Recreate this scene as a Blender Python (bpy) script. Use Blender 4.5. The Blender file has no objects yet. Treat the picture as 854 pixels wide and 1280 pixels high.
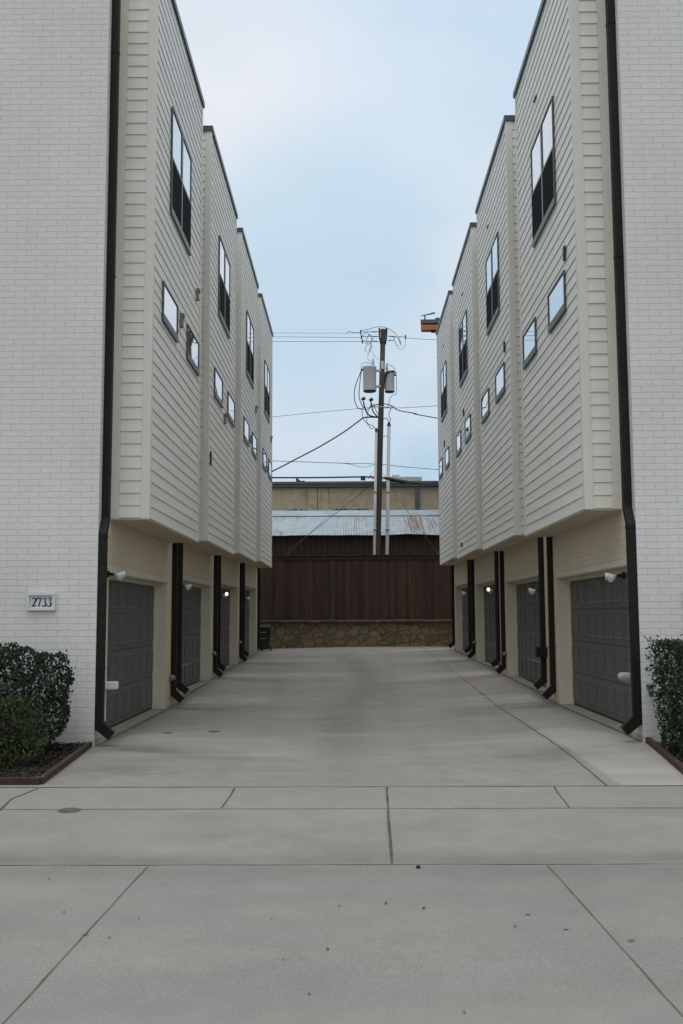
import bpy, bmesh, math, random
from mathutils import Vector, Matrix, noise
R = math.radians
rnd = random.Random(7)
OZ = 1.66                      # eye height above the driveway at the first garages; numbers below are relative to eye level
scene = bpy.context.scene
col = scene.collection

# ------------------------------------------------------------------ node helpers
def new_mat(name):
    m = bpy.data.materials.new(name); m.use_nodes = True
    nt = m.node_tree; b = nt.nodes['Principled BSDF']
    return m, nt, b
def N(nt, t, **kw):
    n = nt.nodes.new(t)
    for k, v in kw.items():
        if k in n.inputs: n.inputs[k].default_value = v
        else: setattr(n, k, v)
    return n
def L(nt, a, b): nt.links.new(a, b)
def ramp(nt, fac, stops):
    r = nt.nodes.new('ShaderNodeValToRGB')
    while len(r.color_ramp.elements) < len(stops): r.color_ramp.elements.new(0.5)
    for e, (p, c) in zip(r.color_ramp.elements, stops):
        e.position = p; e.color = (*c, 1) if len(c) == 3 else c
    L(nt, fac, r.inputs['Fac']); return r
def mix(nt, a, b, fac, mode='MIX'):
    n = nt.nodes.new('ShaderNodeMix'); n.data_type = 'RGBA'; n.blend_type = mode
    for sock, v in ((n.inputs[6], a), (n.inputs[7], b), (n.inputs[0], fac)):
        if isinstance(v, (int, float)): sock.default_value = v
        elif isinstance(v, tuple): sock.default_value = (*v, 1) if len(v) == 3 else v
        else: L(nt, v, sock)
    return n.outputs[2]
def coords(nt, kind='Object', scale=(1, 1, 1)):
    t = nt.nodes.new('ShaderNodeTexCoord'); mp = nt.nodes.new('ShaderNodeMapping')
    mp.inputs['Scale'].default_value = scale
    L(nt, t.outputs[kind], mp.inputs['Vector']); return mp.outputs['Vector']
def noise_t(nt, vec, scale, detail=4, rough=.55):
    n = nt.nodes.new('ShaderNodeTexNoise')
    n.inputs['Scale'].default_value = scale; n.inputs['Detail'].default_value = detail; n.inputs['Roughness'].default_value = rough
    L(nt, vec, n.inputs['Vector']); return n.outputs['Fac']
def bump(nt, b, h, strength=.3, dist=.01, prev=None):
    n = nt.nodes.new('ShaderNodeBump'); n.inputs['Strength'].default_value = strength; n.inputs['Distance'].default_value = dist
    L(nt, h, n.inputs['Height'])
    if prev is not None: L(nt, prev, n.inputs['Normal'])
    L(nt, n.outputs['Normal'], b.inputs['Normal']); return n.outputs['Normal']

def paint(name, c, rough=.6, var=.12, scale=3., bs=.08, metallic=0., fine=60., streak=False, sc=None):
    m, nt, b = new_mat(name)
    v = coords(nt, 'Object', sc or ((1, 1, .25) if streak else (1, 1, 1)))
    n1 = noise_t(nt, v, scale, 5)
    c0 = tuple(x * (1 - var) for x in c); c1 = tuple(min(1, x * (1 + var)) for x in c)
    r = ramp(nt, n1, [(.3, c0), (.7, c1)])
    L(nt, r.outputs['Color'], b.inputs['Base Color'])
    b.inputs['Roughness'].default_value = rough; b.inputs['Metallic'].default_value = metallic
    n2 = noise_t(nt, coords(nt), fine, 3)
    bump(nt, b, n2, bs, .004)
    return m

def brick_mat(name, c, dark=.80):
    m, nt, b = new_mat(name)
    uv = coords(nt, 'UV')
    nz = nt.nodes.new('ShaderNodeTexNoise'); nz.inputs['Scale'].default_value = 9; nz.inputs['Detail'].default_value = 3
    L(nt, uv, nz.inputs['Vector'])
    sub = nt.nodes.new('ShaderNodeVectorMath'); sub.operation = 'SUBTRACT'; sub.inputs[1].default_value = (.5, .5, .5)
    L(nt, nz.outputs['Color'], sub.inputs[0])
    sc = nt.nodes.new('ShaderNodeVectorMath'); sc.operation = 'SCALE'; sc.inputs['Scale'].default_value = .016
    L(nt, sub.outputs[0], sc.inputs[0])
    ad = nt.nodes.new('ShaderNodeVectorMath'); ad.operation = 'ADD'
    L(nt, uv, ad.inputs[0]); L(nt, sc.outputs[0], ad.inputs[1])
    br = nt.nodes.new('ShaderNodeTexBrick'); L(nt, ad.outputs[0], br.inputs['Vector'])
    br.offset = .5; br.offset_frequency = 2; br.squash = 1.0
    br.inputs['Scale'].default_value = 1; br.inputs['Brick Width'].default_value = .272; br.inputs['Row Height'].default_value = .0822
    br.inputs['Mortar Size'].default_value = .0046; br.inputs['Mortar Smooth'].default_value = .55
    br.inputs['Color1'].default_value = (*[x * .985 for x in c], 1); br.inputs['Color2'].default_value = (*[min(1, x * 1.012) for x in c], 1)
    br.inputs['Mortar'].default_value = (*[x * dark for x in c], 1)
    big = noise_t(nt, uv, .55, 5, .6); rr = ramp(nt, big, [(.3, (.9, .9, .89)), (.72, (1.03, 1.03, 1.03))])
    cc = mix(nt, br.outputs['Color'], rr.outputs['Color'], 1.0, 'MULTIPLY')
    gr = noise_t(nt, uv, 26, 5, .7); r2 = ramp(nt, gr, [(.3, (.93, .93, .925)), (.7, (1.02, 1.02, 1.02))])
    cc = mix(nt, cc, r2.outputs['Color'], 1.0, 'MULTIPLY')
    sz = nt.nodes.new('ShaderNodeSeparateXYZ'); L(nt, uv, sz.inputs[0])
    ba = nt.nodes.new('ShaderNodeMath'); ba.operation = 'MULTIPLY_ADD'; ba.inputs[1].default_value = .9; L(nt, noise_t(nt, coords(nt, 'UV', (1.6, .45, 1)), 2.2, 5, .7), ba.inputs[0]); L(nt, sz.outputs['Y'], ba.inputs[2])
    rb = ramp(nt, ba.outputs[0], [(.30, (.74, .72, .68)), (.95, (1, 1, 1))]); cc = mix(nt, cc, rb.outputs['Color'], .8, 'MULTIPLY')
    L(nt, cc, b.inputs['Base Color']); b.inputs['Roughness'].default_value = .62
    inv = nt.nodes.new('ShaderNodeMath'); inv.operation = 'SUBTRACT'; inv.inputs[0].default_value = 1
    L(nt, br.outputs['Fac'], inv.inputs[1])
    p = bump(nt, b, gr, .22, .006)
    nb = nt.nodes.new('ShaderNodeBump'); nb.inputs['Strength'].default_value = .7; nb.inputs['Distance'].default_value = .008
    L(nt, inv.outputs[0], nb.inputs['Height']); L(nt, p, nb.inputs['Normal']); L(nt, nb.outputs['Normal'], b.inputs['Normal'])
    return m

def concrete(name, c, stain=False, warm=(1.04, 1.0, .94), var=.1, speck=.12):
    m, nt, b = new_mat(name)
    v = coords(nt)
    n1 = noise_t(nt, v, .55, 6, .62)
    n2 = noise_t(nt, v, 4, 9, .78)
    n3 = noise_t(nt, v, 140, 2, .7)
    n4 = noise_t(nt, coords(nt, 'Object', (.6, 1.6, 1)), 1.1, 5, .6)
    r1 = ramp(nt, n1, [(.3, tuple(x * (1 - var) for x in c)), (.7, tuple(x * (1 + var) for x in c))])
    r2 = ramp(nt, n2, [(.3, (1 - var * 1.25,) * 3), (.7, (1 + var * .9,) * 3)])
    cc = mix(nt, r1.outputs['Color'], r2.outputs['Color'], 1., 'MULTIPLY')
    r3 = ramp(nt, n3, [(.32, (1 - speck,) * 3), (.5, (1, 1, 1)), (.7, (1 + speck * .8,) * 3)])
    cc = mix(nt, cc, r3.outputs['Color'], 1., 'MULTIPLY')
    r4 = ramp(nt, n4, [(.32, (.9, .91, .93)), (.65, warm)])
    cc = mix(nt, cc, r4.outputs['Color'], .35, 'MULTIPLY')
    if stain:
        at = nt.nodes.new('ShaderNodeAttribute'); at.attribute_name = 'stain'
        sep = nt.nodes.new('ShaderNodeSeparateColor'); L(nt, at.outputs['Color'], sep.inputs[0])
        cc = mix(nt, cc, (.052, .05, .046), sep.outputs[0])
        cc = mix(nt, cc, (.39, .375, .335), sep.outputs[1])
    L(nt, cc, b.inputs['Base Color']); b.inputs['Roughness'].default_value = .85
    b.inputs['Specular IOR Level'].default_value = .3
    p = bump(nt, b, n3, .35, .003)
    nb = nt.nodes.new('ShaderNodeBump'); nb.inputs['Strength'].default_value = .25; nb.inputs['Distance'].default_value = .02
    L(nt, n2, nb.inputs['Height']); L(nt, p, nb.inputs['Normal']); L(nt, nb.outputs['Normal'], b.inputs['Normal'])
    return m

M = {}
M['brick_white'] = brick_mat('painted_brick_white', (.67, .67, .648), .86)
M['brick_bounce_tint'] = brick_mat('painted_brick_bounce_tint', (.64, .56, .42), .9)  # same paint as the front brick, with warm bounce light put into the colour
M['siding'] = paint('siding_paint', (.71, .70, .655), .55, .055, 1.2, .12, fine=90, sc=(.35, .35, 4.5))
M['trim'] = paint('trim_paint', (.66, .65, .61), .5, .04, 1.5, .05)
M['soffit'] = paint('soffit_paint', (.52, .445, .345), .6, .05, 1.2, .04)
M['jamb'] = paint('jamb_paint', (.61, .565, .47), .5, .05, 2, .04)
M['coping'] = paint('coping_metal', (.05, .056, .062), .38, .1, 2, .04, metallic=.3)
M['spout'] = paint('downspout_metal', (.011, .0105, .0105), .6, .18, 2, .03); M['spout'].node_tree.nodes['Principled BSDF'].inputs['Specular IOR Level'].default_value = .22
M['frame'] = paint('window_bronze', (.075, .08, .083), .4, .06, 3, .03)
M['door'] = paint('garage_door_paint', (.086, .087, .084), .48, .12, 1.5, .15, fine=45, streak=True)
M['seal'] = paint('rubber', (.008, .008, .008), .7)
M['white_plastic'] = paint('white_plastic', (.62, .66, .64), .4, .04)
M['grey_plastic'] = paint('grey_plastic', (.34, .33, .36), .5, .05)
M['lamp_white'] = paint('lamp_shell', (.50, .51, .52), .35, .04)
M['dark_vent'] = paint('vent_dark', (.018, .018, .018), .6)
M['grey_vent'] = paint('vent_grey', (.17, .165, .15), .6)
M['teal'] = paint('patina_metal', (.06, .12, .12), .5, .2)
M['galv'] = paint('galvanized', (.42, .43, .43), .45, .1, 4, .1, metallic=.3)
M['transformer'] = paint('transformer_paint', (.50, .53, .55), .35, .05, 2, .02)
M['conduit'] = paint('conduit_grey', (.42, .44, .45), .45, .1, 2, .04)
M['black'] = paint('black_rubber', (.012, .012, .013), .55)
M['wire'] = paint('wire_dark', (.03, .032, .035), .6)
M['wire_light'] = paint('wire_grey', (.13, .145, .16), .6)
M['tie'] = paint('pink_tie', (.42, .12, .12), .6)
M['navy'] = paint('navy_box', (.01, .015, .05), .5)
M['steel_edge'] = paint('rust_edging', (.036, .017, .014), .75, .3, 6, .3)
M['bin'] = paint('bin_plastic', (.012, .012, .013), .5)
M['roofmetal_trim'] = paint('slate_metal', (.085, .10, .11), .45, .12, 1)
M['flash'] = paint('blue_flashing', (.26, .34, .38), .45, .2, 1.2, .1)
M['orange'] = paint('orange_panels', (.42, .13, .06), .55, .2, .6)
M['tower'] = paint('tower_render', (.42, .42, .41), .7, .05, .3)
M['plaque'] = paint('cast_stone', (.60, .61, .63), .7, .04, 8, .1)
M['ink'] = paint('black_numerals', (.006, .006, .006), .5)
M['dryleaf'] = paint('dry_leaf', (.11, .08, .055), .8, .4, 30)
M['pebble'] = paint('dark_stone', (.02, .02, .02), .8)
M['joint'] = paint('joint_filler', (.082, .076, .066), .95, .35, 8, .3)
M['joint_light'] = paint('tooled_joint', (.125, .118, .105), .95, .35, 6, .3)
M['joint_street'] = paint('street_joint', (.115, .104, .086), .95, .45, 5, .3)
M['iron'] = paint('cast_iron', (.085, .07, .06), .8, .4, 14, .4)
M['core'] = paint('shrub_inside', (.008, .012, .006), 1)
M['wood'] = paint('branch_bark', (.05, .036, .026), .9, .3, 20, .3)
M['foundation'] = concrete('foundation_concrete', (.36, .345, .30))
M['driveway'] = concrete('driveway_concrete', (.257, .247, .225), stain=True, var=.10, speck=.2)
M['walk'] = concrete('sidewalk_concrete', (.262, .249, .224), var=.09)
M['street'] = concrete('street_concrete', (.232, .225, .21), var=.09, speck=.22, warm=(1.02, 1, .97))
M['walk_st'] = concrete('apron_concrete', (.257, .245, .221), stain=True, var=.10)
M['street_st'] = concrete('street_concrete_stained', (.236, .229, .214), stain=True, var=.08, speck=.3, warm=(1.02, 1, .97))
M['threshold'] = concrete('garage_slab', (.26, .24, .20))

def mat_glass():
    m, nt, b = new_mat('window_glass')
    b.inputs['Base Color'].default_value = (.70, .72, .76, 1); b.inputs['Roughness'].default_value = .012; b.inputs['Metallic'].default_value = .96
    bump(nt, b, noise_t(nt, coords(nt), 1.3, 2), .07, .006)
    return m
M['glass'] = mat_glass()
def mat_screen():
    m, nt, b = new_mat('insect_screen')
    b.inputs['Base Color'].default_value = (.012, .013, .013, 1); b.inputs['Roughness'].default_value = .85; b.inputs['Specular IOR Level'].default_value = .05
    return m
M['screen'] = mat_screen()
def mat_emit(name, c, s):
    m, nt, b = new_mat(name); b.inputs['Emission Color'].default_value = (*c, 1); b.inputs['Emission Strength'].default_value = s
    b.inputs['Base Color'].default_value = (.8, .8, .8, 1); return m
M['lens_lit'] = mat_emit('lit_lens', (1, .93, .80), 1.6)
def mat_lens():
    m, nt, b = new_mat('lens_off'); b.inputs['Base Color'].default_value = (.45, .5, .54, 1); b.inputs['Roughness'].default_value = .15; return m
M['lens'] = mat_lens()
def mat_fence():
    m, nt, b = new_mat('stained_fence')
    v = coords(nt, 'Object', (6, 6, .35)); n = noise_t(nt, v, 2.2, 6, .65)
    oi = nt.nodes.new('ShaderNodeAttribute'); oi.attribute_name = 'tone'
    r = ramp(nt, n, [(.25, (.024, .0118, .0078)), (.55, (.050, .0248, .0162)), (.8, (.083, .043, .0285))])
    cc = mix(nt, r.outputs['Color'], oi.outputs['Color'], 1., 'MULTIPLY')
    L(nt, cc, b.inputs['Base Color']); b.inputs['Roughness'].default_value = .75
    bump(nt, b, n, .3, .01); return m
M['fence'] = mat_fence()
def mat_stone():
    m, nt, b = new_mat('fieldstone')
    v = coords(nt, 'Object', (1, 1, 1.25))
    nz = nt.nodes.new('ShaderNodeTexNoise'); nz.inputs['Scale'].default_value = 3; L(nt, v, nz.inputs['Vector'])
    vv = nt.nodes.new('ShaderNodeMix'); vv.data_type = 'VECTOR'; vv.inputs[0].default_value = .3
    L(nt, v, vv.inputs[4]); L(nt, nz.outputs['Color'], vv.inputs[5])
    vo = nt.nodes.new('ShaderNodeTexVoronoi'); vo.feature = 'F1'; vo.inputs['Scale'].default_value = 3.6; L(nt, vv.outputs[1], vo.inputs['Vector'])
    ve = nt.nodes.new('ShaderNodeTexVoronoi'); ve.feature = 'DISTANCE_TO_EDGE'; ve.inputs['Scale'].default_value = 3.6; L(nt, vv.outputs[1], ve.inputs['Vector'])
    sp = nt.nodes.new('ShaderNodeSeparateColor'); L(nt, vo.outputs['Color'], sp.inputs[0])
    r = ramp(nt, sp.outputs[0], [(0, (.14, .112, .073)), (.35, (.20, .155, .096)), (.6, (.25, .172, .10)), (.8, (.175, .155, .115)), (1, (.26, .20, .13))])
    n = noise_t(nt, v, 14, 5, .7); r2 = ramp(nt, n, [(.3, (.6, .6, .58)), (.7, (1.15, 1.12, 1.1))])
    cc = mix(nt, r.outputs['Color'], r2.outputs['Color'], 1., 'MULTIPLY')
    e = ramp(nt, ve.outputs['Distance'], [(.0, (0, 0, 0)), (.075, (1, 1, 1))])
    cc = mix(nt, (.105, .087, .062), cc, e.outputs['Color'])
    L(nt, cc, b.inputs['Base Color']); b.inputs['Roughness'].default_value = .9
    p = bump(nt, b, e.outputs['Color'], .9, .04)
    nb = nt.nodes.new('ShaderNodeBump'); nb.inputs['Strength'].default_value = .5; nb.inputs['Distance'].default_value = .03
    L(nt, n, nb.inputs['Height']); L(nt, p, nb.inputs['Normal']); L(nt, nb.outputs['Normal'], b.inputs['Normal'])
    return m
M['stone'] = mat_stone()
M['stonecap'] = paint('stone_cap', (.085, .062, .045), .95, .45, 5, .8, fine=20)
def mat_rusty(name, base, rust, thr, sx=1.6):
    m, nt, b = new_mat(name)
    v = coords(nt, 'Object', (sx * 4.2, .10, .10)); n = noise_t(nt, v, 1.8, 4, .6)
    n2 = noise_t(nt, coords(nt, 'Object', (1.0, .25, .25)), .7, 4)
    mu = nt.nodes.new('ShaderNodeMath'); mu.operation = 'MULTIPLY'; L(nt, n, mu.inputs[0]); L(nt, n2, mu.inputs[1])
    f = ramp(nt, mu.outputs[0], [(thr, (0, 0, 0)), (thr + .07, (1, 1, 1))])
    n3 = noise_t(nt, coords(nt), 2.5, 4); rb = ramp(nt, n3, [(.3, tuple(x * .8 for x in base)), (.7, tuple(x * 1.15 for x in base))])
    cc = mix(nt, rb.outputs['Color'], rust, f.outputs['Color'])
    L(nt, cc, b.inputs['Base Color']); b.inputs['Roughness'].default_value = .6; b.inputs['Metallic'].default_value = .15
    return m
M['tinroof'] = mat_rusty('rusty_tin_roof', (.32, .37, .405), (.19, .125, .095), .285)
M['tinwall'] = mat_rusty('brown_tin_wall', (.05, .03, .022), (.075, .034, .019), .26)
M['tan'] = mat_rusty('stained_tan_wall', (.44, .37, .275), (.30, .215, .13), .30, .3)
def mat_pole():
    m, nt, b = new_mat('pole_wood')
    n = noise_t(nt, coords(nt, 'Object', (9, 9, .5)), 2, 6, .7)
    r = ramp(nt, n, [(.3, (.035, .026, .02)), (.6, (.075, .056, .045)), (.8, (.11, .088, .075))])
    L(nt, r.outputs['Color'], b.inputs['Base Color']); b.inputs['Roughness'].default_value = .9; bump(nt, b, n, .5, .02); return m
M['pole'] = mat_pole()
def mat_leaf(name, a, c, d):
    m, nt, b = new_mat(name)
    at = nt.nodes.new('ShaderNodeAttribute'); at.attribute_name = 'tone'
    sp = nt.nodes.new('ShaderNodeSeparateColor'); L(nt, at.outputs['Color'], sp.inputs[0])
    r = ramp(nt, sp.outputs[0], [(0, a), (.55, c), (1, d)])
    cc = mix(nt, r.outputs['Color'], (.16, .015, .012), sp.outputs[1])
    L(nt, cc, b.inputs['Base Color']); b.inputs['Roughness'].default_value = .42
    b.inputs['Specular IOR Level'].default_value = .2
    b.inputs['Roughness'].default_value = .55
    return m
M['leaf_dark'] = mat_leaf('boxwood_leaf', (.008, .014, .009), (.020, .034, .018), (.048, .066, .034))
M['leaf_mid'] = mat_leaf('nandina_leaf', (.014, .024, .011), (.036, .062, .024), (.085, .12, .042))
M['leaf_hedge'] = mat_leaf('hedge_leaf', (.009, .018, .009), (.026, .047, .019), (.075, .10, .042))
def mat_mulch():
    m, nt, b = new_mat('dark_mulch')
    n = noise_t(nt, coords(nt), 34, 5, .8); r = ramp(nt, n, [(.35, (.006, .005, .0045)), (.6, (.022, .018, .016)), (.8, (.055, .045, .04))])
    L(nt, r.outputs['Color'], b.inputs['Base Color']); b.inputs['Roughness'].default_value = 1; bump(nt, b, n, 1., .03); return m
M['mulch'] = mat_mulch()
M['earth'] = paint('earth', (.10, .09, .06), 1, .3, .4, .3)
M['lawn'] = paint('lawn', (.05, .065, .028), 1, .35, 3, .6)

# ------------------------------------------------------------------ mesh helpers
class MB:
    def __init__(s): s.v = []; s.f = []; s.tone = None
    def add(s, vs, fs):
        o = len(s.v); s.v += [tuple(v) for v in vs]; s.f += [tuple(i + o for i in f) for f in fs]; return s
    def box(s, x0, x1, y0, y1, z0, z1):
        if x0 > x1: x0, x1 = x1, x0
        return s.add([(x0,y0,z0),(x1,y0,z0),(x1,y1,z0),(x0,y1,z0),(x0,y0,z1),(x1,y0,z1),(x1,y1,z1),(x0,y1,z1)],
              [(3,2,1,0),(4,5,6,7),(0,1,5,4),(1,2,6,5),(2,3,7,6),(3,0,4,7)])
    def prism(s, poly, a0, a1, axis):      # poly of 2D points swept along an axis
        n = len(poly)
        def P(p, a): return (a, p[0], p[1]) if axis == 'x' else ((p[0], a, p[1]) if axis == 'y' else (p[0], p[1], a))
        return s.add([P(p, a0) for p in poly] + [P(p, a1) for p in poly],
              [tuple(range(n)), tuple(range(2*n-1, n-1, -1))] + [(i, (i+1) % n, n + (i+1) % n, n + i) for i in range(n)])
    def tube(s, pts, r, n=8, cap=True):
        pts = [Vector(p) for p in pts]; rs = r if isinstance(r, (list, tuple)) else [r] * len(pts)
        o = len(s.v); up = None
        for i, p in enumerate(pts):
            d = (pts[min(i+1, len(pts)-1)] - pts[max(i-1, 0)]).normalized()
            if up is None: up = Vector((0, 0, 1)) if abs(d.z) < .9 else Vector((1, 0, 0))
            a = d.cross(up).normalized(); b = a.cross(d).normalized(); up = b
            for k in range(n):
                t = 2 * math.pi * k / n; s.v.append(tuple(p + (a * math.cos(t) + b * math.sin(t)) * rs[i]))
        for i in range(len(pts) - 1):
            for k in range(n):
                s.f.append((o + i*n + k, o + i*n + (k+1) % n, o + (i+1)*n + (k+1) % n, o + (i+1)*n + k))
        if cap:
            s.f.append(tuple(o + k for k in range(n))[::-1]); e = o + (len(pts)-1) * n; s.f.append(tuple(e + k for k in range(n)))
        return s
    def cyl(s, c, r0, r1, z0, z1, n=20): return s.tube([(c[0], c[1], z0), (c[0], c[1], z1)], [r0, r1], n)
def link(name, me, mat, parent=None, loc=(0, 0, 0)):
    o = bpy.data.objects.new(name, me); col.objects.link(o); o.location = loc
    if parent: o.parent = parent
    return o
def mesh(name, mb, mat, org=(0, 0, 0), smooth=False, bevel=0):
    me = bpy.data.meshes.new(name)
    me.from_pydata([(x - org[0], y - org[1], z + OZ - org[2]) for x, y, z in mb.v], [], mb.f)
    bm = bmesh.new(); bm.from_mesh(me); bmesh.ops.recalc_face_normals(bm, faces=bm.faces)
    if bevel: bmesh.ops.bevel(bm, geom=list(bm.edges), offset=bevel, segments=2, affect='EDGES', profile=.5)
    uv = bm.loops.layers.uv.new('UVMap')
    for f in bm.faces:
        n = f.normal; ax = max(range(3), key=lambda i: abs(n[i])); f.smooth = smooth
        for l in f.loops:
            c = l.vert.co; c = (c[0] + org[0], c[1] + org[1], c[2] + org[2])
            l[uv].uv = (c[1], c[2]) if ax == 0 else ((c[0], c[2]) if ax == 1 else (c[0], c[1]))
    bm.to_mesh(me); bm.free(); me.materials.append(mat)
    if mb.tone is not None:
        a = me.color_attributes.new('tone', 'FLOAT_COLOR', 'POINT')
        flat = []
        for t in mb.tone: flat += list(t) + [1.0]
        a.data.foreach_set('color', flat)
    return me
def obj(name, mb, mat, parent=None, smooth=False, bevel=0):
    org = parent_world(parent)
    return link(name, mesh(name, mb, mat, org, smooth, bevel), mat, parent)
def parent_world(p):
    v = Vector((0, 0, 0))
    while p is not None: v += p.location; p = p.parent
    return tuple(v)
def tag(o, label=None, cat=None, group=None, kind=None):
    for k, v in (('label', label), ('category', cat), ('group', group), ('kind', kind)):
        if v: o[k] = v
    return o
def thing(name, loc, label, cat, group=None):
    o = bpy.data.objects.new(name, None); col.objects.link(o); o.empty_display_size = .2
    o.location = (loc[0], loc[1], loc[2] + OZ); return tag(o, label, cat, group)

# ------------------------------------------------------------------ ground
def interp(t, x):
    if x <= t[0][0]: return t[0][1]
    for (a, va), (b, vb) in zip(t, t[1:]):
        if x <= b:
            k = (x - a) / (b - a); return va + (vb - va) * k
    return t[-1][1]
ZL = [(9.75,-1.632),(13,-1.66),(18.3,-1.675),(20.5,-1.585),(24,-1.49),(29.5,-1.395),(35.1,-1.285),(38,-1.25)]
ZR = [(9.75,-1.632),(12.4,-1.545),(17.6,-1.545),(20,-1.465),(23.3,-1.385),(29,-1.305),(34.5,-1.20),(38,-1.19)]
ZC = [(9.75,-1.635),(13,-1.655),(18,-1.635),(24,-1.50),(30,-1.36),(36,-1.215),(38,-1.185)]
def gz(x, y):
    if y >= 9.75:
        a = sum(interp(ZL, y + d) for d in (-1,-.5,0,.5,1)) / 5 if y > 11 else interp(ZL, y)
        b = sum(interp(ZR, y + d) for d in (-1,-.5,0,.5,1)) / 5 if y > 11 else interp(ZR, y)
        c = sum(interp(ZC, y + d) for d in (-1,-.5,0,.5,1)) / 5 if y > 11 else interp(ZC, y)
        x = max(-3.9, min(4.1, x)); m = .12
        if x < m: k = (x - m) / (-3.3 - m); return c + (a - c) * k ** 1.25 if k > 0 else c
        k = (x - m) / (3.55 - m); return c + (b - c) * k ** 1.25 if k > 0 else c
    if y >= 8.75: return -1.65 + (y - 8.75) * .017
    if y >= 7.15: return -1.735 + .085 * ((y - 7.15) / 1.6) ** .8
    return -1.728 + .004 * min(6, 7.15 - y)
def sheet(name, mat, x0, x1, y0, y1, nx, ny, zf=gz, dz=0, attr=None):
    mb = MB(); vs = []; at = []
    for j in range(ny + 1):
        for i in range(nx + 1):
            x = x0 + (x1 - x0) * i / nx; y = y0 + (y1 - y0) * j / ny
            vs.append((x, y, zf(x, y) + dz))
            if attr: at.append(attr(x, y))
    fs = [(j*(nx+1)+i, j*(nx+1)+i+1, (j+1)*(nx+1)+i+1, (j+1)*(nx+1)+i) for j in range(ny) for i in range(nx)]
    mb.add(vs, fs)
    o = obj(name, mb, mat, None, smooth=True); o['kind'] = 'structure'
    if attr:
        a = o.data.color_attributes.new('stain', 'FLOAT_COLOR', 'POINT'); fl = []
        for s, b in at: fl += [s, b, 0, 1]
        a.data.foreach_set('color', fl)
    return o
boots = [(-3.1, 13.02, 1), (-3.1, 18.4, 1), (-3.1, 18.95, .8), (-3.1, 24.1, 1), (-3.1, 24.6, .6), (-3.1, 29.6, 1), (-3.1, 30.1, .7),
         (3.35, 12.5, -1), (3.35, 17.4, -1), (3.35, 18.0, -1), (3.35, 23.1, -1), (3.35, 23.7, -1), (3.35, 28.9, -1), (3.35, 29.4, -1), (3.35, 34.6, -1)]
def stain(x, y):
    s = 0.; b = 0.
    n = noise.noise((x * 1.3, y * 2.6, 0)); n2 = noise.noise((x * .5, y * 3.5, 5)); n3 = noise.noise((x * 4, y * 9, 9))
    for bx, by, d in boots:
        u = (x - bx) * d
        if -.3 < u < 2.6:
            yc = by - .10 - .55 * u + .30 * n
            w = .20 + .20 * u
            k = math.exp(-((y - yc) / w) ** 2) * max(0, 1 - u / (2.1 + .8 * n2)) * (1 if u > 0 else max(0, 1 + u / .3))
            s = max(s, .50 * k * (1 + .5 * n2 + .35 * n3))
            yb = yc + .95 + .35 * u
            k = math.exp(-((y - yb) / (.42 + .22 * u)) ** 2) * max(0, 1 - u / 2.4) * (1 if u > 0 else 0)
            b = max(b, .60 * k * (1 + .8 * n))
    if y > 10.5:
        xc = .12 + .25 * math.sin(y * .33)
        k = math.exp(-((x - xc) / (.45 + .2 * n)) ** 2) * min(1, (y - 10.5) / 4) * max(0, min(1, (36 - y) / 6))
        s += .27 * k * (1 + .3 * n2 + .3 * n3)
        s += .09 * max(0, n2 + .05) * (1 if y > 12 else max(0, (y - 10.5) / 1.5))
        for xe in (-3.25, 3.5):
            s += .22 * math.exp(-((x - xe) / .16) ** 2) * (1 + n)
        s += .26 * math.exp(-(((x + 2.6) / .5) ** 2 + ((y - 11.2) / .5) ** 2)) * (1 + n)
    b += .35 * max(0, n - .1) * (1 if y > 10.5 else 0)
    if x > 2.55: b += .55 * max(0, min(1, (17 - y) / 5)) * (1 + .7 * n)
    if y > 10:
        for xt in (-1.55, -.35, .95, 2.0):
            s += .075 * math.exp(-((x - xt - .25 * math.sin(y * .22 + xt)) / .16) ** 2) * (1 + .9 * n3)
        s += .5 * max(0, n3 * noise.noise((x * 1.1, y * 1.1, 30)) - .2)
        if x < -1.2: s += .30 * math.exp(-((y - 10.6) / .5) ** 2) * max(0, .55 + n3 + .4 * n) * min(1, (-1.2 - x) / 1.2)
    return max(0, min(.88, s)), max(0, min(.7, b))
def stain_apron(x, y):
    n = noise.noise((x * .9, y * 2.2, 3)); n2 = noise.noise((x * 3, y * 3, 4))
    return max(0, min(.6, .30 * math.exp(-((y - 7.25) / .18) ** 2) * (1 + .5 * n) + .16 * max(0, n) + .10 * max(0, n2))), max(0, .22 * n * -1)
def stain_street(x, y):
    n = noise.noise((x * .35, y * 1.3, 13)); n2 = noise.noise((x * 2.3, y * 2.3, 14))
    return max(0, min(.5, .10 * max(0, n + .1) + .08 * max(0, n2) + .16 * math.exp(-((y - 6.95) / .25) ** 2))), max(0, -.2 * n)
sheet('driveway', M['driveway'], -3.9, 4.15, 9.75, 38.0, 110, 330, attr=stain)
sheet('sidewalk', M['walk'], -30, 30, 8.752, 9.748, 60, 4)
sheet('driveway_apron', M['walk_st'], -4.6, 5.2, 7.152, 8.748, 90, 30, attr=stain_apron)
sheet('street', M['street_st'], -7, 7, 2, 7.148, 90, 60, attr=stain_street)
sheet('street', M['street'], -60, -7, -14, 7.148, 10, 20); sheet('street', M['street'], 7, 60, -14, 7.148, 10, 20); sheet('street', M['street'], -7, 7, -14, 2, 10, 14)
sheet('verge', M['lawn'], -30, -4.62, 7.4, 8.74, 10, 3, zf=lambda x, y: -1.64)
sheet('verge', M['lawn'], 5.22, 30, 7.4, 8.74, 10, 3, zf=lambda x, y: -1.64)
for a, b in ((-60, -4.62), (5.22, 60)):
    o = obj('kerb', MB().box(a, b, 7.15, 7.39, -2, -1.62), M['walk'], None, bevel=.015); o['kind'] = 'structure'
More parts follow.
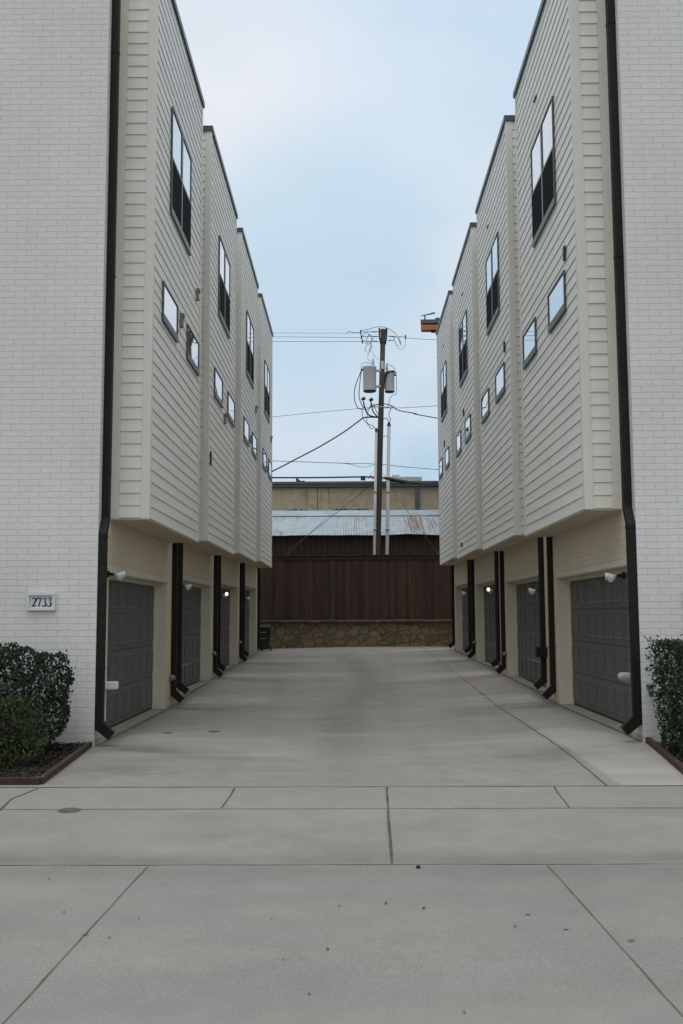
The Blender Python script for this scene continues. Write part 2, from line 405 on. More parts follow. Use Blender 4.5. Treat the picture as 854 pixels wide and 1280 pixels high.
o = obj('ground', MB().add([(-900,-600,-2.2),(900,-600,-2.2),(900,1200,-2.2),(-900,1200,-2.2)], [(0,1,2,3)]), M['earth']); o['kind'] = 'structure'
o = obj('back_lot', MB().add([(-60,38.25,-.35),(60,38.25,-.35),(60,160,-.35),(-60,160,-.35)], [(0,1,2,3)]), M['earth']); o['kind'] = 'structure'
o = obj('front_lot', MB().add([(-40,-14,-1.75),(40,-14,-1.75),(40,-60,-1.7),(-40,-60,-1.7)], [(0,1,2,3)]), M['lawn']); o['kind'] = 'structure'
def joint(pts, w, mat, seed=0, dz=.004):
    mb = MB(); rr = random.Random(seed); P = []
    for (xa, ya), (xb, yb) in zip(pts, pts[1:]):
        n = max(2, int(math.hypot(xb - xa, yb - ya) / .12))
        for i in range(n): P.append((xa + (xb - xa) * i / n, ya + (yb - ya) * i / n))
    P.append(pts[-1]); vs = []
    for i, (x, y) in enumerate(P):
        x2, y2 = P[min(i+1, len(P)-1)]; x1, y1 = P[max(i-1, 0)]
        d = Vector((x2 - x1, y2 - y1)).normalized(); nx, ny = -d.y, d.x
        h = w * .5 * (1 + .55 * noise.noise((x * 3, y * 3, seed))); j = .008 * noise.noise((x * 2.2, y * 2.2, seed + 3))
        for q in (h + j, -h + j): vs.append((x + nx * q, y + ny * q, gz(x + nx * q, y + ny * q) + dz))
    mb.add(vs, [(2*i, 2*i+1, 2*i+3, 2*i+2) for i in range(len(P) - 1)])
    o = obj('pavement_joint', mb, mat); o['kind'] = 'structure'
joint([(-9, 9.75), (9, 9.75)], .022, M['joint'], 1)
joint([(-4.6, 8.75), (5.2, 8.75)], .012, M['joint_light'], 2)
joint([(-12, 7.15), (12, 7.15)], .016, M['joint_light'], 3)
joint([(.335, 9.72), (.3, 8.6), (.275, 7.2)], .02, M['joint'], 4)
joint([(-1.115, 9.7), (-1.12, 8.78)], .012, M['joint'], 5)
joint([(1.92, 9.72), (1.86, 8.78)], .012, M['joint'], 6)
joint([(2.44, 9.78), (2.5, 12), (2.52, 16), (2.52, 24), (2.56, 37.5)], .017, M['joint'], 7)
joint([(-1.42, 7.1), (-1.49, 4.2), (-1.55, -4)], .008, M['joint_street'], 8)
joint([(1.35, 7.1), (1.42, 4.2), (1.5, -4)], .008, M['joint_street'], 9)
joint([(-3.0, 9.73), (-3.08, 9.2), (-3.0, 8.55), (-3.02, 8.3), (-3.3, 7.6)], .02, M['joint'], 10)
joint([(-3.285, 13), (-3.285, 35)], .03, M['joint'], 11)
joint([(3.535, 12.4), (3.535, 34.5)], .03, M['joint'], 12)

# ------------------------------------------------------------------ townhouses
ST = .112; PER = 5.6
SIDES = {
 'left':  dict(s=-1, U=3.30, B=2.77, DU=3.54, y0=12.95, y1=18.53, by0=13.58, by1=18.02, bz0=1.33, bz1=9.70, lint=.60, oy0=13.56, oy1=17.92, fl=-1.64,
               tall=(14.82, 16.66, 6.20, 7.93), sm=((14.30, 15.52, 4.34, 4.94), (16.50, 17.76, 4.34, 4.94)), ds_up=13.09, ds_lo=12.963, far=18.36,
               fl_y=13.45, fl_z=(.57, .46, .30, .20), lit=2),
 'right': dict(s=1, U=3.55, B=3.07, DU=3.79, y0=12.38, y1=17.94, by0=12.98, by1=17.48, bz0=1.365, bz1=9.55, lint=.63, oy0=12.86, oy1=17.30, fl=-1.535,
               tall=(14.22, 16.0, 6.05, 7.72), sm=((13.76, 14.92, 4.28, 4.87), (16.0, 17.16, 4.28, 4.87)), ds_up=12.51, ds_lo=12.393, far=17.52,
               fl_y=12.98, fl_z=(.50, .34, .37, .32), lit=2)}
cache = {}
def build_house(side, i, label):
    D = SIDES[side]; s = D['s']
    base = Vector((s * D['U'], D['y0'], D['fl']))
    root = thing('townhouse', (base.x, base.y + PER * i, base.z + ST * i), label, 'townhouse', 'townhouses lining the driveway')
    org = (base.x, base.y, base.z + OZ)
    def part(key, name, fn, mat, parent=None, bevel=0, smooth=False, lab=None):
        k = (side, key)
        if k not in cache: cache[k] = mesh(name, fn(), mat, org, smooth, bevel)
        o = link(name, cache[k], mat, parent or root)
        if lab: o['label'] = lab
        return o
    ub = lambda mb, u0, u1, y0, y1, z0, z1: mb.box(s * u0, s * u1, y0, y1, z0, z1)
    U, B, DU = D['U'], D['B'], D['DU']; top = D['bz1']
    y0, y1, oy0, oy1, li, fl = D['y0'], D['y1'], D['oy0'], D['oy1'], D['lint'], D['fl']
    # front facade and ground-floor wall in painted brick
    def wall():
        mb = MB()
        ub(mb, U, U + .4, y0 + .12, oy0, fl - .35, top); ub(mb, U, U + .4, oy1, y1, fl - .35, top)
        ub(mb, U, U + .4, oy0, oy1, li, top); ub(mb, U + .4, 12, y0 + .12, y1, fl - .35, top)
        return mb
    part('wall', 'wall', wall, M['brick_bounce_tint'])
    def front():
        return ub(MB(), U, 12, y0, y0 + .12, fl - .35, top + .1)
    if i == 0: part('front', 'front_wall', front, M['brick_white'])
    else: part('front2', 'party_wall', front, M['brick_bounce_tint'])
    part('found', 'foundation', lambda: ub(MB(), U - .006, U + .3, y0 + .004, oy0 - .002, fl - .5, fl + .06), M['foundation'])
    part('found2', 'foundation', lambda: ub(MB(), U - .006, U + .3, oy1 + .002, y1, fl - .5, fl + .05), M['foundation'])
    part('thr', 'garage_threshold', lambda: ub(MB(), U + .004, U + .6, oy0 + .003, oy1 - .003, fl - .5, fl + .004), M['threshold'])
    part('roof', 'roof', lambda: ub(MB(), U + .02, 12.05, y0 + .02, y1, top + .003, top + .06), M['coping'])
    # projecting siding bay
    by0, by1, bz0 = D['by0'], D['by1'], D['bz0']
    def siding():
        mb = MB(); ex = .1722; n = int((top - bz0) / ex) + 1; lip = .022
        for k in range(n):
            z0 = bz0 + .012 + k * ex; z1 = min(z0 + ex, top - .003)
            if z1 - z0 < .02: break
            for kind in range(3):
                # wedge-shaped board: thick at its lower edge
                if kind == 0:
                    pl = [(s * (B + .03), z0), (s * (B - .001), z0 + .001), (s * (B + .0105), z1 - .0025), (s * (B + .03), z1 - .0025)]
                    mb.prism(pl, by0 + .10, by1 - .10, 'y')
                elif kind == 1:
                    pl = [(by0 + .03, z0), (by0 - .001, z0 + .001), (by0 + .0105, z1 - .0025), (by0 + .03, z1 - .0025)]
                    mb.prism(pl, s * (B + .115), s * (U - .12), 'x')
                else:
                    pl = [(by1 - .03, z0), (by1 + .001, z0 + .001), (by1 - .0105, z1 - .0025), (by1 - .03, z1 - .0025)]
                    mb.prism(pl, s * (B + .115), s * (U - .002), 'x')
        return mb
    part('siding', 'siding', siding, M['siding'])
    part('baybox', 'bay_core', lambda: ub(MB(), B + .029, U - .001, by0 + .029, by1 - .029, bz0 + .004, top - .004), M['siding'])
    def corner(yc, d):
        return lambda: ub(ub(MB(), B - .008, B + .113, min(yc, yc + d * .03), max(yc, yc + d * .03), bz0 + .002, top - .002),
                          B - .008, B + .028, min(yc + d * .031, yc + d * .1), max(yc + d * .031, yc + d * .1), bz0 + .002, top - .002)
    part('cb0', 'corner_board', corner(by0 - .006, 1), M['trim']); part('cb1', 'corner_board', corner(by1 + .006, -1), M['trim'])
    part('cb2', 'trim_board', lambda: ub(MB(), U - .118, U - .002, by0 - .005, by0 + .028, bz0 + .002, top - .002), M['trim'])
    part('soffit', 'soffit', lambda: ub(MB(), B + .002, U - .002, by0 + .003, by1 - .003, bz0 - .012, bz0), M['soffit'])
    part('coping', 'roof_coping', lambda: ub(ub(MB(), B - .035, U + .3, by0 - .035, by1 + .035, top, top + .022), B - .035, B - .012, by0 - .035, by1 + .035, top - .085, top - .001)
         .box(s * (B - .011), s * (U - .003), by0 - .035, by0 - .012, top - .085, top - .001)
         .box(s * (B - .011), s * (U - .003), by1 + .012, by1 + .035, top - .085, top - .001), M['coping'])
    # windows on the bay face
    def window(key, ya, yb, za, zb, double):
        fw = .027
        def frame():
            mb = MB(); o0, o1 = B - .029, B + .028
            ub(mb, o0, o1, ya, ya + fw, za + .088, zb); ub(mb, o0, o1, yb - fw, yb, za + .088, zb)
            ub(mb, o0, o1, ya + fw, yb - fw, zb - fw, zb); ub(mb, o0, o1, ya + fw, yb - fw, za + .088, za + .088 + fw)
            if double:
                ym = (ya + yb) / 2; ub(mb, o0, o1, ym - .045, ym + .045, za + .088 + fw, zb - fw)
            return mb
        f = part(key + 'f', 'window', frame, M['frame'])
        part(key + 's', 'sill', lambda: ub(MB(), B - .034, B + .028, ya - .006, yb + .008, za, za + .085), M['frame'], f)
        z0, z1 = za + .088 + fw, zb - fw
        if double:
            ym = (ya + yb) / 2; zm = z0 + (z1 - z0) * .5
            for kk, (a, b) in enumerate(((ya + fw, ym - .045), (ym + .045, yb - fw))):
                part(key + 'p%d' % kk, 'pane', lambda: ub(MB(), B - .016, B - .006, a + .001, b - .001, zm + .02, z1 - .001), M['glass'], f)
                part(key + 'm%d' % kk, 'meeting_rail', lambda: ub(MB(), B - .03, B - .004, a + .001, b - .001, zm - .022, zm + .018), M['frame'], f)
                part(key + 'c%d' % kk, 'screen', lambda: ub(MB(), B - .026, B - .006, a + .001, b - .001, z0 + .001, zm - .024), M['screen'], f)
        else:
            part(key + 'p', 'pane', lambda: ub(MB(), B - .016, B - .006, ya + fw + .001, yb - fw - .001, z0 + .001, z1 - .001), M['glass'], f)
    window('wt', *D['tall'], True)
    window('w1', *D['sm'][0], False); window('w2', *D['sm'][1], False)
    # garage door in its reveal
    def frame():
        mb = MB(); t = .018
        ub(mb, U + .006, DU + .05, oy0 + .001, oy0 + t, fl + .006, li - .001); ub(mb, U + .006, DU + .05, oy1 - t, oy1 - .001, fl + .006, li - .001)
        ub(mb, U + .006, DU + .05, oy0 + t + .001, oy1 - t - .001, li - t, li - .001)
        for a, b in ((oy0 + t + .001, oy0 + t + .05), (oy1 - t - .05, oy1 - t - .001)): ub(mb, DU - .035, DU - .005, a, b, fl + .006, li - t - .001)
        ub(mb, DU - .035, DU - .005, oy0 + t + .051, oy1 - t - .051, li - t - .05, li - t - .001)
        ub(mb, U - .012, U - .001, oy0 + .01, oy1 - .01, li - .004, li + .07)
        return mb
    part('frame', 'door_frame', frame, M['jamb'])
    gd = part('door', 'garage_door', lambda: ub(MB(), DU + .03, DU + .05, oy0 + .02, oy1 - .02, fl + .012, li - .02), M['door'])
    part('seal', 'bottom_seal', lambda: ub(MB(), DU + .002, DU + .028, oy0 + .022, oy1 - .022, fl + .005, fl + .03), M['seal'], gd)
    H = (li - .02 - (fl + .032)) / 4; npn = 8; W = (oy1 - oy0 - .05) / npn
    for r in range(4):
        def section():
            mb = MB(); z0 = fl + .032 + r * H
            # rail-and-stile face with bevelled raised panels
            ub(mb, DU, DU + .028, oy0 + .022, oy1 - .022, z0 + .004, z0 + H - .004)
            for c in range(npn):
                a = oy0 + .025 + c * W + .045; b = a + W - .09; za = z0 + .085; zb = z0 + H - .085
                e = .006; bw = .032
                o = [(s*(DU-.001), a, za), (s*(DU-.001), b, za), (s*(DU-.001), b, zb), (s*(DU-.001), a, zb)]
                g = [(s*(DU-.014), a+.008, za+.008), (s*(DU-.014), b-.008, za+.008), (s*(DU-.014), b-.008, zb-.008), (s*(DU-.014), a+.008, zb-.008)]
                p = [(s*(DU-.005), a+bw, za+bw), (s*(DU-.005), b-bw, za+bw), (s*(DU-.005), b-bw, zb-bw), (s*(DU-.005), a+bw, zb-bw)]
                fs = [(j, (j+1) % 4, 4 + (j+1) % 4, 4 + j) for j in range(4)] + [(4+j, 4+(j+1) % 4, 8 + (j+1) % 4, 8 + j) for j in range(4)] + [(8, 9, 10, 11)]
                mb.add(o + g + p, fs)
            return mb
        part('sec%d' % r, 'door_section', section, M['door'], gd)
    # downspouts
    def spout(ya, jog, t=.10):
        def fn():
            mb = MB(); zb = fl + .30; u0, u1 = U - .001 - t, U - .001
            if jog is None:
                ub(mb, u0, u1, ya, ya + t * .95, zb, D['bz1'] - .05)
            else:
                for (za, ys, zc) in ((zb, ya, bz0 - .245), (bz0 - .03, jog, D['bz1'] - .05)): ub(mb, u0, u1, ys, ys + t * .95, za, zc)
                w = t * .95
                mb.add([(s*a, ya + q, bz0 - .245) for a, q in ((u0,0),(u1,0),(u1,w),(u0,w))] + [(s*a, jog + q, bz0 - .03) for a, q in ((u0,0),(u1,0),(u1,w),(u0,w))],
                       [(0,1,2,3),(7,6,5,4)] + [(j, (j+1) % 4, 4 + (j+1) % 4, 4 + j) for j in range(4)])
            e = .15
            mb.prism([(s*u0, zb), (s*u1, zb), (s*u1, zb - .10), (s*(u0 - e + .075), zb - e - .085), (s*(u0 - e), zb - e + .0)], ya, ya + t * .95, 'y')
            for zz in ((bz0 - .30, .03), (fl + .95, .025), (4.6, .03), (7.8, .03)):
                ys = jog if (jog is not None and zz[0] > bz0) else ya
                ub(mb, u0 - .006, u1, ys - .006, ys + t * .95 + .006, zz[0], zz[0] + zz[1])
            return mb
        return fn
    if i == 0: part('dsn0', 'downspout', spout(D['ds_lo'], D['ds_up'], .10), M['spout'], lab='front downspout with an offset bend below the siding')
    else: part('dsn', 'downspout', spout(D['y0'] + .38 - (.02 if side == 'right' else 0), None, .092), M['spout'])
    part('dsf', 'downspout', spout(D['far'], None, .092), M['spout'])
    # flood light on the near pier
    fy, fz = D['fl_y'], D['fl_z'][i]
    lit = i == D['lit']
    mb = MB().tube([(s*(U+.01), fy, fz), (s*(U-.03), fy, fz)], .045, 12).tube([(s*(U-.03), fy, fz), (s*(U-.12), fy - .02, fz - .01)], .018, 8)
    fixture = obj('flood_light', mb, M['spout'], None); fixture.parent = root
    rebase(fixture, root, i)
    for q in (-1, 1):
        c = Vector((s*(U-.12), fy - .03, fz - .01)); d = Vector((-s*.8, -.25 + .45 * q, -.32 if q < 0 else -.02)).normalized()
        if lit and q > 0: d = Vector((-s*.55, -.75, -.1)).normalized(); c = c + Vector((-s*.05, 0, .03))
        h = obj('lamp_head', MB().tube([c, c + d*.04, c + d*.08, c + d*.13], [.02, .026, .04, .052], 14), M['lamp_white'], None, smooth=True); h.parent = fixture; rebase(h, root, i)
        h.location -= fixture.location if False else Vector((0, 0, 0))
        ln = obj('lens', MB().tube([c + d*.128, c + d*.134], [.048, .036], 14), M['lens_lit'] if (lit and q > 0) else M['lens'], None, smooth=True); ln.parent = fixture; rebase(ln, root, i)
    if lit:
        ld = bpy.data.lights.new('flood_bulb', 'SPOT'); ld.energy = 14; ld.color = (1, .9, .72); ld.spot_size = R(110); ld.shadow_soft_size = .05
        lo = bpy.data.objects.new('flood_bulb', ld); col.objects.link(lo); lo.parent = fixture
        lo.location = Vector((s*(U-.32), fy - .10 + PER*i - (PER*i), fz - .02 + OZ)) - Vector(org)
        lo.rotation_euler = Vector((s*.5, .45, .75)).to_track_quat('Z', 'Y').to_euler()
    return root, part, ub, D
def rebase(o, root, i):
    # mesh was written in first-unit coordinates with its origin at world zero: move the vertices into the house frame
    D = None
    dx = root.location.x; dy = root.location.y - PER * i; dz = root.location.z - ST * i
    o.data.transform(Matrix.Translation((-dx, -dy, -dz)))
names = {'left': ['front townhouse left of the driveway, white brick with the address plaque',
                  'second townhouse from the street on the left of the driveway',
                  'third townhouse on the left, the one whose flood lamp is lit',
                  'rearmost townhouse on the left, next to the black wheeled bin'],
         'right': ['front townhouse right of the driveway, behind the clipped hedge',
                   'second townhouse from the street on the right of the driveway',
                   'third townhouse on the right, the one whose flood lamp is lit',
                   'rearmost townhouse on the right, beneath the orange-sided rooftop behind it']}
def small(root, i, name, mb, mat, smooth=False, bevel=0, lab=None):
    o = obj(name, mb, mat, None, smooth=smooth, bevel=bevel); o.parent = root; rebase(o, root, i)
    if lab: o['label'] = lab
    return o
for side in ('left', 'right'):
    for i in range(4):
        root, part, ub, D = build_house(side, i, names[side][i]); s = D['s']; U, B = D['U'], D['B']
        def vent(y, z, h=.2, w=.13, mat='grey_vent'):
            mb = MB(); k = .026 if mat == 'dark_vent' else .045; ub(mb, B - k, B + .02, y - w/2, y + w/2, z - h/2, z + h/2)
            if mat != 'dark_vent': ub(mb, B - .065, B - .046, y - w/2 - .012, y + w/2 + .012, z + h/2 - .05, z + h/2)
            small(root, i, 'vent', mb, M[mat])
        if side == 'left':
            vent(15.97 if i else 15.88, [4.81, 4.20, 4.62, 4.49][i], .22, .12)
            if i != 1: vent(17.5, 5.78, .2, .12)
            if i == 1: vent(13.86, 2.99, .26, .1, 'dark_vent')
        else:
            vent([13.73, 13.69, 15.27, 15.2][i], [5.10, 5.15, 5.20, 5.2][i], .2, .1, 'dark_vent')
            if i == 2: vent(16.25, 1.69, .12, .1, 'dark_vent')
            small(root, i, 'weep_vent', ub(MB(), B - .02, B + .01, [15.5, 15.6, 15.0, 15.0][i], [15.72, 15.8, 15.25, 15.25][i], 8.42, 8.435), M['grey_vent'])
        # outside tap / box covers on the piers
        if side == 'left' and i == 0:
            small(root, i, 'tap_cover', ub(MB(), U - .17, U - .001, 13.43, 13.55, -.975, -.870), M['white_plastic'], bevel=.02, lab='white insulated tap cover')
            small(root, i, 'tap_cover', MB().tube([(s*(U-.001), 18.27, -1.12), (s*(U-.06), 18.26, -1.12), (s*(U-.10), 18.25, -1.12)], [.06, .058, .03], 12), M['grey_vent'], smooth=True)
        elif side == 'right' and i == 0:
            small(root, i, 'tap_cover', MB().tube([(s*(U-.001), 12.72, -.80), (s*(U-.06), 12.70, -.795), (s*(U-.17), 12.68, -.775), (s*(U-.20), 12.67, -.775)], [.068, .066, .05, .028], 14), M['grey_plastic'], smooth=True, lab='grey foam tap cover')
        elif side == 'right' and i == 1:
            small(root, i, 'wall_box', ub(MB(), U - .2, U - .001, 12.60, 12.74, -.88, -.70), M['spout'], bevel=.01)
        if i in (1, 2) or (side == 'right' and i == 2):
            mb = MB().tube([(s*(U-.001), D['far'] - .13, -1.0), (s*(U-.05), D['far'] - .13, -1.0), (s*(U-.1), D['far'] - .13, -1.04)], [.05, .045, .02], 10)
            small(root, i, 'outdoor_tap', mb, M['grey_vent'], smooth=True)

# address plaque
pl = thing('address_plaque', (-4.015, 12.95, .078), 'cast stone address plaque reading 2733 on the white brick', 'address plaque')
mb = MB()
px0, px1, pz0, pz1, py = -4.20, -3.835, .078, .302, 12.949
mb.box(px0, px1, py - .012, py, pz0, pz1)
for a in ((px0, px1, pz1 - .028, pz1), (px0, px1, pz0, pz0 + .028), (px0, px0 + .028, pz0 + .029, pz1 - .029), (px1 - .028, px1, pz0 + .029, pz1 - .029)):
    mb.box(a[0], a[1], py - .042, py - .0125, a[2], a[3])
obj('surround', mb, M['plaque'], pl)
def ribbon(mb, pts, ws, x0, z0, h, y):
    P = [Vector((p[0], p[1])) for p in pts]; vs = []
    for k, p in enumerate(P):
        d = (P[min(k+1, len(P)-1)] - P[max(k-1, 0)]).normalized(); n = Vector((-d.y, d.x)) * ws[k] * .5
        for q in (p + n, p - n): vs.append((x0 + q.x * h, y, z0 + q.y * h))
    mb.add(vs, [(2*k, 2*k+1, 2*k+3, 2*k+2) for k in range(len(P) - 1)])
def arc(cx, cz, rx, rz, a0, a1, n=12): return [(cx + rx * math.cos(R(a0 + (a1 - a0) * k / n)), cz + rz * math.sin(R(a0 + (a1 - a0) * k / n))) for k in range(n + 1)]
def digit(d, x0):
    mb = MB(); z0, h, y = .128, .118, py - .0145
    if d == 2:
        p = arc(.27, .74, .2, .21, 165, -15, 10) + [(.42, .56), (.28, .34), (.06, .07)]
        w = [.12, .10, .09, .09, .10, .12, .14, .16, .18, .19, .19, .18, .14, .09]; ribbon(mb, p, w[:len(p)], x0, z0, h, y)
        ribbon(mb, [(.03, .075), (.4, .075), (.5, .16), (.54, .26)], [.15, .15, .1, .03], x0, z0, h, y - .0006)
    elif d == 7:
        ribbon(mb, [(.02, .74), (.06, .86), (.12, .9), (.54, .9)], [.03, .11, .15, .15], x0, z0, h, y)
        ribbon(mb, [(.5, .86), (.36, .5), (.24, .02)], [.08, .13, .17], x0, z0, h, y - .0006)
    else:
        p = arc(.25, .77, .17, .18, 160, -75, 9); ribbon(mb, p, [.09, .08, .08, .1, .13, .15, .16, .14, .1, .07], x0, z0, h, y)
        p = arc(.24, .29, .22, .27, 78, -160, 11); ribbon(mb, p, [.07, .1, .14, .18, .2, .2, .18, .14, .1, .09, .1, .12], x0, z0, h, y - .0006)
    return mb
for k, d in enumerate((2, 7, 3, 3)): obj('numeral', digit(d, -4.145 + k * .066), M['ink'], pl)
# plaque at the edge of the right facade
p2 = thing('address_plaque', (4.21, 12.38, .10), 'pale blank looking plaque on the right white brick front, at the picture edge', 'address plaque')
mb = MB().box(4.10, 4.46, 12.366, 12.379, .08, .28)
for a in ((4.10, 4.46, .255, .28), (4.10, 4.46, .08, .105), (4.10, 4.125, .1055, .2545), (4.435, 4.46, .1055, .2545)): mb.box(a[0], a[1], 12.34, 12.3655, a[2], a[3])
obj('surround', mb, M['plaque'], p2)
# teal tap by the hedge
t = thing('outdoor_tap', (3.64, 12.38, -.95), 'small teal weathered tap on the white brick beside the hedge', 'tap')
obj('tap_body', MB().tube([(3.64, 12.379, -.9), (3.64, 12.30, -.9)], .03, 10).tube([(3.64, 12.31, -.9), (3.64, 12.29, -1.0)], [.035, .025], 10), M['teal'], t, smooth=True)
obj('tap_handle', MB().tube([(3.58, 12.28, -.865), (3.70, 12.28, -.865)], .018, 8).tube([(3.64, 12.30, -.88), (3.64, 12.27, -.85)], .014, 8), M['teal'], t)

# ------------------------------------------------------------------ planting beds
def edging(name, pts, label):
    mb = MB(); vs = []
    for k in range(len(pts) - 1):
        (xa, ya), (xb, yb) = pts[k], pts[k+1]; d = Vector((xb - xa, yb - ya)).normalized(); n = Vector((-d.y, d.x)) * .03
        A = [(xa + n.x, ya + n.y), (xa - n.x, ya - n.y), (xb - n.x, yb - n.y), (xb + n.x, yb + n.y)]
        lo = [gz(a[0], a[1]) - .1 for a in A]; hi = [gz(a[0], a[1]) + .065 for a in A]
        mb.add([(a[0], a[1], z) for a, z in zip(A, lo)] + [(a[0], a[1], z) for a, z in zip(A, hi)], [(3,2,1,0),(4,5,6,7),(0,1,5,4),(1,2,6,5),(2,3,7,6),(3,0,4,7)])
    return tag(obj(name, mb, M['steel_edge']), label, 'bed edging')
edging('bed_edging', [(-3.345, 12.93), (-3.05, 9.93), (-9, 9.88)], 'rusty brown edging around the left planting bed')
edging('bed_edging', [(3.60, 12.36), (3.33, 9.95), (9, 9.9)], 'rusty brown edging around the right planting bed under the hedge')
o = obj('planting_bed', MB().add([(-3.37,12.94,-1.62),(-3.09,9.95,-1.60),(-12,9.9,-1.60),(-12,12.94,-1.60)], [(0,1,2,3)]), M['mulch']); o['kind'] = 'structure'
o = obj('planting_bed', MB().add([(3.63,12.37,-1.56),(3.38,9.97,-1.57),(12,9.9,-1.57),(12,12.37,-1.56)], [(0,1,2,3)]), M['mulch']); o['kind'] = 'structure'

def mesh_leaf(name, mb, mat, parent):
    me = bpy.data.meshes.new(name); w = parent_world(parent)
    me.from_pydata([(x - w[0], y - w[1], z + OZ - w[2]) for x, y, z in mb.v], [], mb.f); me.materials.append(mat)
    a = me.color_attributes.new('tone', 'FLOAT_COLOR', 'POINT'); fl = []
    for t in mb.tone: fl += list(t) + [1.]
    a.data.foreach_set('color', fl)
    return link(name, me, mat, parent)
def chips(poly, n, seed, z):
    rr = random.Random(seed); mb = MB(); mb.tone = []
    xs = [p[0] for p in poly]; ys = [p[1] for p in poly]
    def inn(x, y):
        c = False
        for (xa, ya), (xb, yb) in zip(poly, poly[1:] + poly[:1]):
            if (ya > y) != (yb > y) and x < (xb - xa) * (y - ya) / (yb - ya) + xa: c = not c
        return c
    while n:
        x = rr.uniform(min(xs), max(xs)); y = rr.uniform(min(ys), max(ys))
        if not inn(x, y): continue
        n -= 1; c = Vector((x, y, z + rr.uniform(.0, .022))); a = Vector((rr.gauss(0, 1), rr.gauss(0, 1), rr.gauss(0, .45))).normalized(); b = a.cross(Vector((rr.gauss(0, .5), rr.gauss(0, .5), 1))).normalized()
        l = rr.uniform(.010, .035); w = rr.uniform(.004, .011); o = len(mb.v)
        mb.v += [tuple(c + a*l + b*w), tuple(c - a*l + b*w*.6), tuple(c - a*l*.9 - b*w), tuple(c + a*l*.8 - b*w)]; mb.f.append((o, o+1, o+2, o+3))
        t = min(1, abs(rr.gauss(0, .35))); mb.tone += [(t, 0, 0)] * 4
    return mb
def foliage(inside, bbox, n, size, seed, flat=.5, red=0, shoots=90):
    rr = random.Random(seed); mb = MB(); mb.tone = []
    cnt = 0; tries = 0
    while cnt < n and tries < n * 30:
        tries += 1
        p = Vector([rr.uniform(a, b) for a, b in bbox]); d = inside(p)          # d: 0 at surface, 1 deep
        if d is None: continue
        if rr.random() < min(.93, d * 3.2): continue
        cl = noise.noise(p * 6.0)
        if cl < -.28 and d < .25 and rr.random() < .75: continue
        ax = Vector((rr.gauss(0, 1), rr.gauss(0, 1) - .5, rr.gauss(0, .8) + .6)).normalized()
        t = ax.cross(Vector((rr.gauss(0, 1), rr.gauss(0, 1), rr.gauss(0, 1)))).normalized(); b2 = ax.cross(t)
        l = size * rr.uniform(.5, 1.35); w = l * flat
        o = len(mb.v)
        mb.v += [tuple(p - t*l*.5), tuple(p + b2*w*.5 + ax*w*.12), tuple(p + t*l*.5 - ax*l*.1), tuple(p - b2*w*.5 + ax*w*.12)]
        mb.f += [(o, o+1, o+2), (o, o+2, o+3)]
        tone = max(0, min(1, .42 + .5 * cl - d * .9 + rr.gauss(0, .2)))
        rd = 0
        if red and rr.random() < red * (1 + 6 * max(0, noise.noise(p * 3.2 + Vector((7, 1, 3))) - .15)): rd = rr.uniform(.3, .8)
        mb.tone += [(tone, rd, 0)] * 4
        cnt += 1
    made = 0; tries = 0
    while made < shoots and tries < shoots * 400:
        tries += 1
        p = Vector([rr.uniform(a, b) for a, b in bbox]); d = inside(p)
        if d is None or d > .1: continue
        g = Vector((rr.gauss(0, .5), rr.gauss(0, .4) - .15, rr.uniform(.3, 1.2))).normalized(); made += 1; n_ = rr.randint(4, 8)
        for k in range(n_):
            q = p + g * (size * .55 * k); t = (g + Vector((rr.gauss(0, .8), rr.gauss(0, .8), rr.gauss(0, .4)))).normalized()
            b2 = t.cross(Vector((rr.gauss(0, 1), rr.gauss(0, 1), rr.gauss(0, 1)))).normalized(); l = size * rr.uniform(.6, 1.05); w = l * flat
            o = len(mb.v); q = q + t * l * .5
            mb.v += [tuple(q - t*l*.5), tuple(q + b2*w*.5), tuple(q + t*l*.5), tuple(q - b2*w*.5)]; mb.f += [(o, o+1, o+2), (o, o+2, o+3)]
            mb.tone += [(max(0, min(1, .55 + rr.gauss(0, .2))), 0, 0)] * 4
    return mb
def blob(cs, jit=.13, ex=2.0):
    def f(p):
        best = None
        for c, r in cs:
            q = Vector(((p.x - c[0]) / r[0], (p.y - c[1]) / r[1], (p.z - c[2]) / r[2])); L_ = (abs(q.x) ** ex + abs(q.y) ** ex + abs(q.z) ** ex) ** (1 / ex) + jit * noise.noise(p * 4.5) + .06 * noise.noise(p * 13)
            if L_ < 1: best = max(best or 0, 1 - L_)
        return best
    return f
def stems(base, tips, r=.018, seed=0):
    mb = MB(); rr = random.Random(seed)
    for t in tips:
        b = Vector(base) + Vector((rr.uniform(-.08, .08), rr.uniform(-.08, .08), 0)); t = Vector(t); m_ = (b + t) * .5 + Vector((rr.uniform(-.08, .08),) * 3)
        mb.tube([b, m_, t], [r, r * .7, r * .35], 6)
    return mb
M['chip'] = mat_leaf('mulch_chip', (.006, .005, .004), (.035, .027, .021), (.13, .10, .075))
for k, (poly, z) in enumerate((([(-3.38, 12.9), (-3.12, 9.98), (-5.2, 9.95), (-5.2, 12.9)], -1.615), ([(3.64, 12.34), (3.40, 10.0), (5.2, 9.95), (5.2, 12.34)], -1.565))):
    o = mesh_leaf('bark_mulch', chips(poly, 9000, 40 + k, z), M['chip'], None); o['kind'] = 'stuff'
